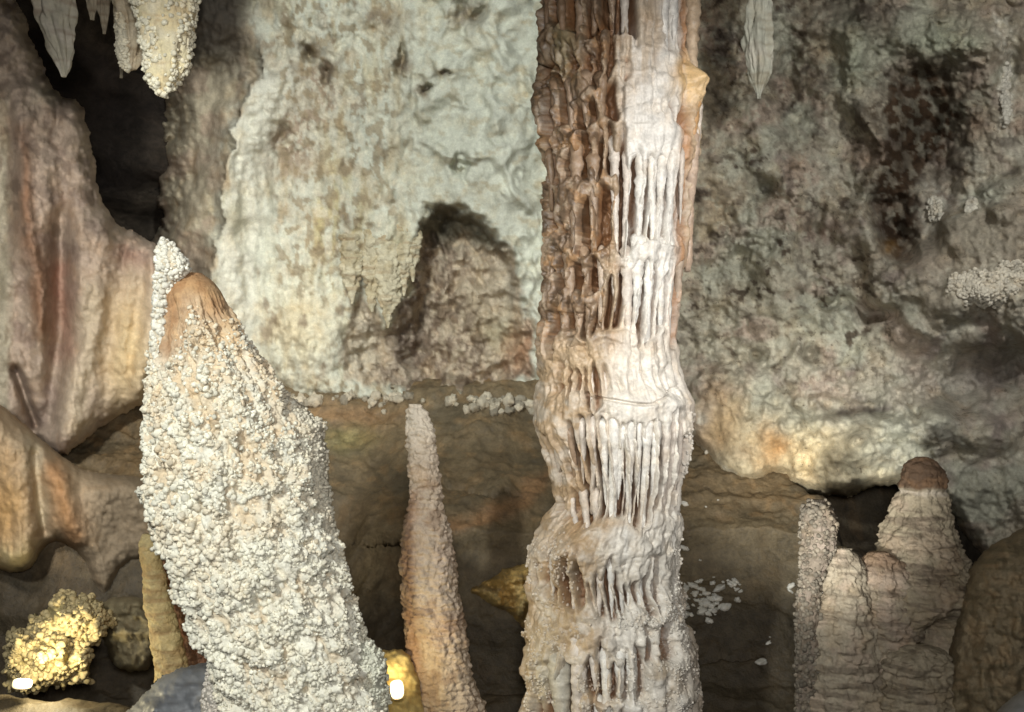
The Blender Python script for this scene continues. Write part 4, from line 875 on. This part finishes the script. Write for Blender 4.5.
# ================================================================== LOOSE ROCK, NODULES, CHIPS
NG = 'calcite nodules along the foot of the pale wall'
def nodule(px, py, Y, r, c):
    v, f = ICO3; off = rng.uniform(0, 90, 3)
    vv = v * (1 + .6 * fbm(v * 1.3 + off, 4)[:, None]) * rng.uniform(.75, 1.2, 3) * r
    h, nn_ = on_floor(px, py, Y); ce = h + nn_ * r * .3; o = mk('calcite_nodule', vv + ce, [f], np.broadcast_to(np.asarray(c), vv.shape) * (1 + .25 * noise(v * 3 + off))[:, None], M_coral, base=ce - np.array([0, 0, r * .7]))
    return tag(o, 'pale rounded calcite nodule in the row along the foot of the pale wall', 'rock', NG)
for k in range(120):
    x = rng.choice([288, 303, 318, 345, 372, 392, 402, 412, 452, 478, 492, 505, 520, 535]) + rng.normal(0, 6)
    y = 395 + abs(rng.normal(0, 6)) + (x - 350) * .03 * (x > 350)
    bright = rng.random()
    nodule(x, y, 7.55 + rng.uniform(-.08, .12) - (y - 384) * .012, (.014 + .032 * rng.random() ** 2) * (1.25 if bright > .6 else 1), np.array([.46, .41, .32]) * (.55 + .7 * bright))
def rock(name, poly, Y, thick, R, cols, mat, label, cat, seed, amp=.05, step=2., dn=.04, edge=4, group=None):
    cf = c_lay(seed, *cols)
    o, inf = relief(name, poly, lambda a, b: np.full_like(a, Y), thick, R, cf, mat, base=P(np.mean([p[0] for p in poly]), max(p[1] for p in poly), Y + thick), step=step, edge=edge, rear=thick,
                 disp=lambda a, b: amp * n2(a, b, dn, dn, 4, seed) + amp * .3 * n2(a, b, dn * 3.5, dn * 3.5, 3, seed + 1), smooth=2)
    tag(o, label, cat, group); return o, inf
rock('boulder', [(462, 590), (484, 580), (505, 570), (532, 558), (585, 550), (590, 660), (548, 644), (528, 630), (506, 612), (484, 602)], 5.95, .3, 18, ([.52, .35, .12], [.54, .41, .18], [.30, .21, .10]), M_floor, 'angular underside of the ledge, painted yellowish as lamplight, half hidden behind the left edge of the column', 'rock', 201, amp=.2, dn=.06, step=1.5, edge=4)  # yellow colour stands in for lamp glow on the ledge's underside
rock('boulder', [(972, 560), (1000, 540), (1040, 520), (1150, 540), (1160, 830), (930, 830), (938, 720), (946, 660), (960, 610)], 5.0, .5, 60, ([.29, .235, .15], [.33, .25, .15], [.20, .165, .10]), M_right_s, 'large tan boulder filling the lower right corner', 'boulder', 203, amp=.10)
rock('boulder', [(1000, 706), (1030, 684), (1100, 680), (1110, 800), (980, 800), (985, 730)], 4.0, .25, 30, ([.24, .24, .24], [.26, .26, .27], [.20, .20, .20]), M_wet, 'smooth grey rock tip showing in the bottom right corner', 'boulder', 205, amp=.02, edge=1)
rock('boulder', [(116, 730), (134, 700), (160, 678), (188, 664), (215, 660), (250, 700), (250, 800), (100, 800)], 4.5, .5, 60, ([.17, .178, .19], [.22, .228, .24], [.11, .115, .125]), M_wet, 'smooth wet floor hump, painted bluish grey as cool lamplight, at the left foot of the coral-covered stalagmite', 'boulder', 207, amp=.09, edge=5, dn=.03)  # bluish tone stands in for cool lamp light on the wet floor
# lit coral mound with the floor lamp
mo, mi = rock('coral_mound', [(4, 650), (10, 634), (30, 636), (34, 616), (44, 612), (50, 596), (66, 590), (80, 596), (98, 600), (112, 622), (104, 640), (90, 644), (94, 662), (86, 684), (60, 692), (30, 694), (8, 690)], 5.5, .28, 20, ([.44, .37, .19], [.50, .42, .22], [.28, .22, .10]), M_coral, 'knobbly yellow coral mound lit by the floor lamp at lower left', 'rock', 209, amp=.14, step=1.5, dn=.05, edge=9)
Vm = mi['V']; nm, am = normals(Vm, False); nm = np.where(nm[..., 1:2] > 0, -nm, nm)
p, nn, k = pick(Vm, nm, np.ones_like(am), mi['keep'] * (n2(mi['px'], mi['py'], .09, .12, 3, 4) > -.15), 1100); rad = rng.uniform(.006, .019, 1100)
crust('coral_crust', p, nn, rad, np.array([.42, .345, .19]) * rng.uniform(.55, 1.2, (1100, 1)), M_coral, mo, stretch=1.4)
rock('coral_mound', [(100, 640), (98, 610), (112, 596), (140, 594), (160, 612), (164, 640), (150, 668), (118, 672)], 5.75, .25, 24, ([.18, .15, .09], [.20, .17, .10], [.12, .10, .06]), M_coral, 'dim brown knobbly mound between the lit coral mound and the yellowish stalagmite', 'rock', 211, amp=.10, dn=.07)
rock('boulder', [(366, 662), (380, 648), (398, 646), (416, 656), (424, 700), (430, 960), (350, 960)], 4.75, .2, 20, ([.52, .40, .16], [.56, .45, .20], [.40, .28, .10]), M_coral, 'golden rock lit by the lamp, between the coral-covered stalagmite and the slender one', 'boulder', 213, amp=.05, step=1.5)
# white chips on the right ledge
CG = 'white calcite chips on the dark ledge right of the column'
v2, f2 = ICO2
spots = [(rng.normal(699, 16), rng.normal(596, 12)) for _ in range(75)] + [(735 + rng.normal(0, 5), 585 + rng.normal(0, 3)) for _ in range(9)] + [(790, 591), (791, 586), (768, 643), (770, 637), (684, 504), (706, 507), (718, 500), (684, 548), (760, 662)]
v3, f3 = ICO3
for (x, y) in spots:
    x = max(x, 680 + rng.uniform(0, 6)); off = rng.uniform(0, 60, 3); r = .007 + .024 * rng.random() ** 2.2
    ce, nn_ = on_floor(x, y, 6.3); ce = ce + nn_ * r * .2
    vv = v3 * rng.uniform([.8, .8, .5], [1.5, 1.2, .9]) * (1 + .6 * fbm(v3 * 1.3 + off, 3))[:, None] * r
    a = rng.uniform(-.6, .6); R_ = np.array([[math.cos(a), 0, -math.sin(a)], [0, 1, 0], [math.sin(a), 0, math.cos(a)]])
    o = mk('calcite_chip', vv @ R_.T + ce, [f3], np.broadcast_to(np.array([.84, .83, .76]) * rng.uniform(.75, 1.05), vv.shape), M_chip, base=ce - np.array([0, 0, r * .5]))
    tag(o, 'small white calcite chip on the dark ledge right of the column', 'rock', CG)

# ================================================================== LAMPS
def lathe(name, prof, base, axis, mat, parent, k=32, sx=1., sy=1., roll=0.):
    a = np.linspace(0, 2 * math.pi, k, endpoint=False); pr = np.array(prof, float)
    loc = np.stack([pr[:, :1] * np.cos(a), pr[:, :1] * np.sin(a), np.repeat(pr[:, 1:], k, 1)], -1)
    cs, sn = np.cos(a), np.sin(a); ex = np.sign(cs) * np.abs(cs) ** .7 * sx; ey = np.sign(sn) * np.abs(sn) ** .7 * sy
    loc[..., 0] = pr[:, :1] * (ex * math.cos(roll) - ey * math.sin(roll)); loc[..., 1] = pr[:, :1] * (ex * math.sin(roll) + ey * math.cos(roll))
    q = Vector((0, 0, 1)).rotation_difference(Vector(axis).normalized()).to_matrix()
    Vv = loc @ np.array(q).T + np.array(base)
    VV, CC, fs = close_caps(Vv, np.full(Vv.shape, .5), len(pr), k)
    return mk(name, VV, fs, CC, mat, parent)
def lamp(px, py, Y, axis, label, power, color, aim_off, sx, sy, roll):
    b = P(px, py, Y); t = thing('floor_lamp', b - np.array([0, 0, .09]), label, 'lamp')
    ax = np.array(axis, float); ax /= np.linalg.norm(ax)
    k_ = .5
    sc = lambda pr: [(a * k_, c * k_) for a, c in pr]
    lathe('housing', sc([(.02, -.09), (.036, -.085), (.05, -.02), (.060, -.006), (.060, .002), (.054, .003)]), b, ax, M_metal, t, sx=sx, sy=sy, roll=roll)
    lathe('glow_ring', sc([(.056, -.002), (.055, .004), (.044, .008), (.026, .0085)]), b, ax, M_glow, t, sx=sx, sy=sy, roll=roll)  # glows by itself to soften the edge of the lens
    lathe('lens', sc([(.026, .004), (.025, .014), (.018, .021), (.008, .025), (.001, .026)]), b, ax, M_lens, t, sx=sx, sy=sy, roll=roll)
    li = bpy.data.lights.new('lamp_light', 'POINT'); li.energy = power; li.color = color; li.shadow_soft_size = .03
    o = bpy.data.objects.new('lamp_light', li); C.objects.link(o); o.location = b + ax * .09 + np.array(aim_off)
lamp(22, 684, 5.20, (.35, -.8, .5), 'small floor lamp glowing white below the lit coral mound at lower left', 15, (1, .88, .56), (.06, .09, .06), 1.7, 1.0, .25)
lamp(397, 690, 4.60, (.1, -.9, .4), 'small glowing lamp between the coral-covered stalagmite and the slender one', 6, (1, .82, .45), (-.01, .04, .03), 1.1, 1.5, .2)

# ================================================================== LIGHTS
def spot(name, px_loc, aim, power, color, ang, blend=.5, size=.12):
    li = bpy.data.lights.new(name, 'SPOT'); li.energy = power; li.color = color; li.spot_size = math.radians(ang); li.spot_blend = blend; li.shadow_soft_size = size
    o = bpy.data.objects.new(name, li); C.objects.link(o); o.location = px_loc
    o.rotation_euler = (Vector(aim) - Vector(px_loc)).to_track_quat('-Z', 'Y').to_euler(); return o
A = lambda px, py, Y: tuple(P(px, py, Y))
spot('flood_front', (-1.9, .2, Z0 + 1.7), A(230, 380, 4), 740, (.98, 1, .94), 52, .6)
spot('flood_column', (1.85, 1.7, Z0 + .75), A(640, 270, 5), 360, (1, .97, .92), 48, .8)
spot('flood_wall', (-.9, 3.6, Z0 + 2.6), A(400, 180, 7.8), 470, (.96, 1, .95), 70, .8)
spot('flood_ledge', (.6, 3.0, Z0 - 1.25), A(825, 440, 6.9), 620, (1, .98, .90), 32, 1)
spot('flood_high', (2.2, 2.0, Z0 + 2.0), A(880, 200, 6.6), 470, (1, .98, .92), 62, .9)
spot('flood_left', (-2.4, 3.4, Z0 + .7), A(80, 330, 6.6), 290, (1, .93, .82), 80, .9)
spot('flood_fill', (.1, -.3, Z0 + .5), A(512, 400, 6), 440, (1, .97, .92), 100, .9, .3)

w = bpy.data.worlds.new('World'); scene.world = w; w.use_nodes = True
w.node_tree.nodes['Background'].inputs[0].default_value = (.5, .48, .42, 1); w.node_tree.nodes['Background'].inputs[1].default_value = .02

for o in scene.objects:
    if '_b' in o: del o['_b']

cam = bpy.data.cameras.new('camera'); co = bpy.data.objects.new('camera', cam); C.objects.link(co)
co.location = (0, 0, Z0); co.rotation_euler = (math.radians(90), 0, 0); cam.lens = 35; cam.sensor_width = 36
cam.clip_start = .05; cam.clip_end = 200
cam.dof.use_dof = True; cam.dof.focus_distance = 4.4; cam.dof.aperture_fstop = 4
scene.camera = co
scene.view_settings.view_transform = 'Standard'; scene.view_settings.look = 'None'; scene.view_settings.gamma = 1
scene.view_settings.use_curve_mapping = False; scene.view_settings.exposure = 0
scene.cycles.max_bounces = 5; scene.cycles.diffuse_bounces = 3
scene.cycles.use_denoising = True
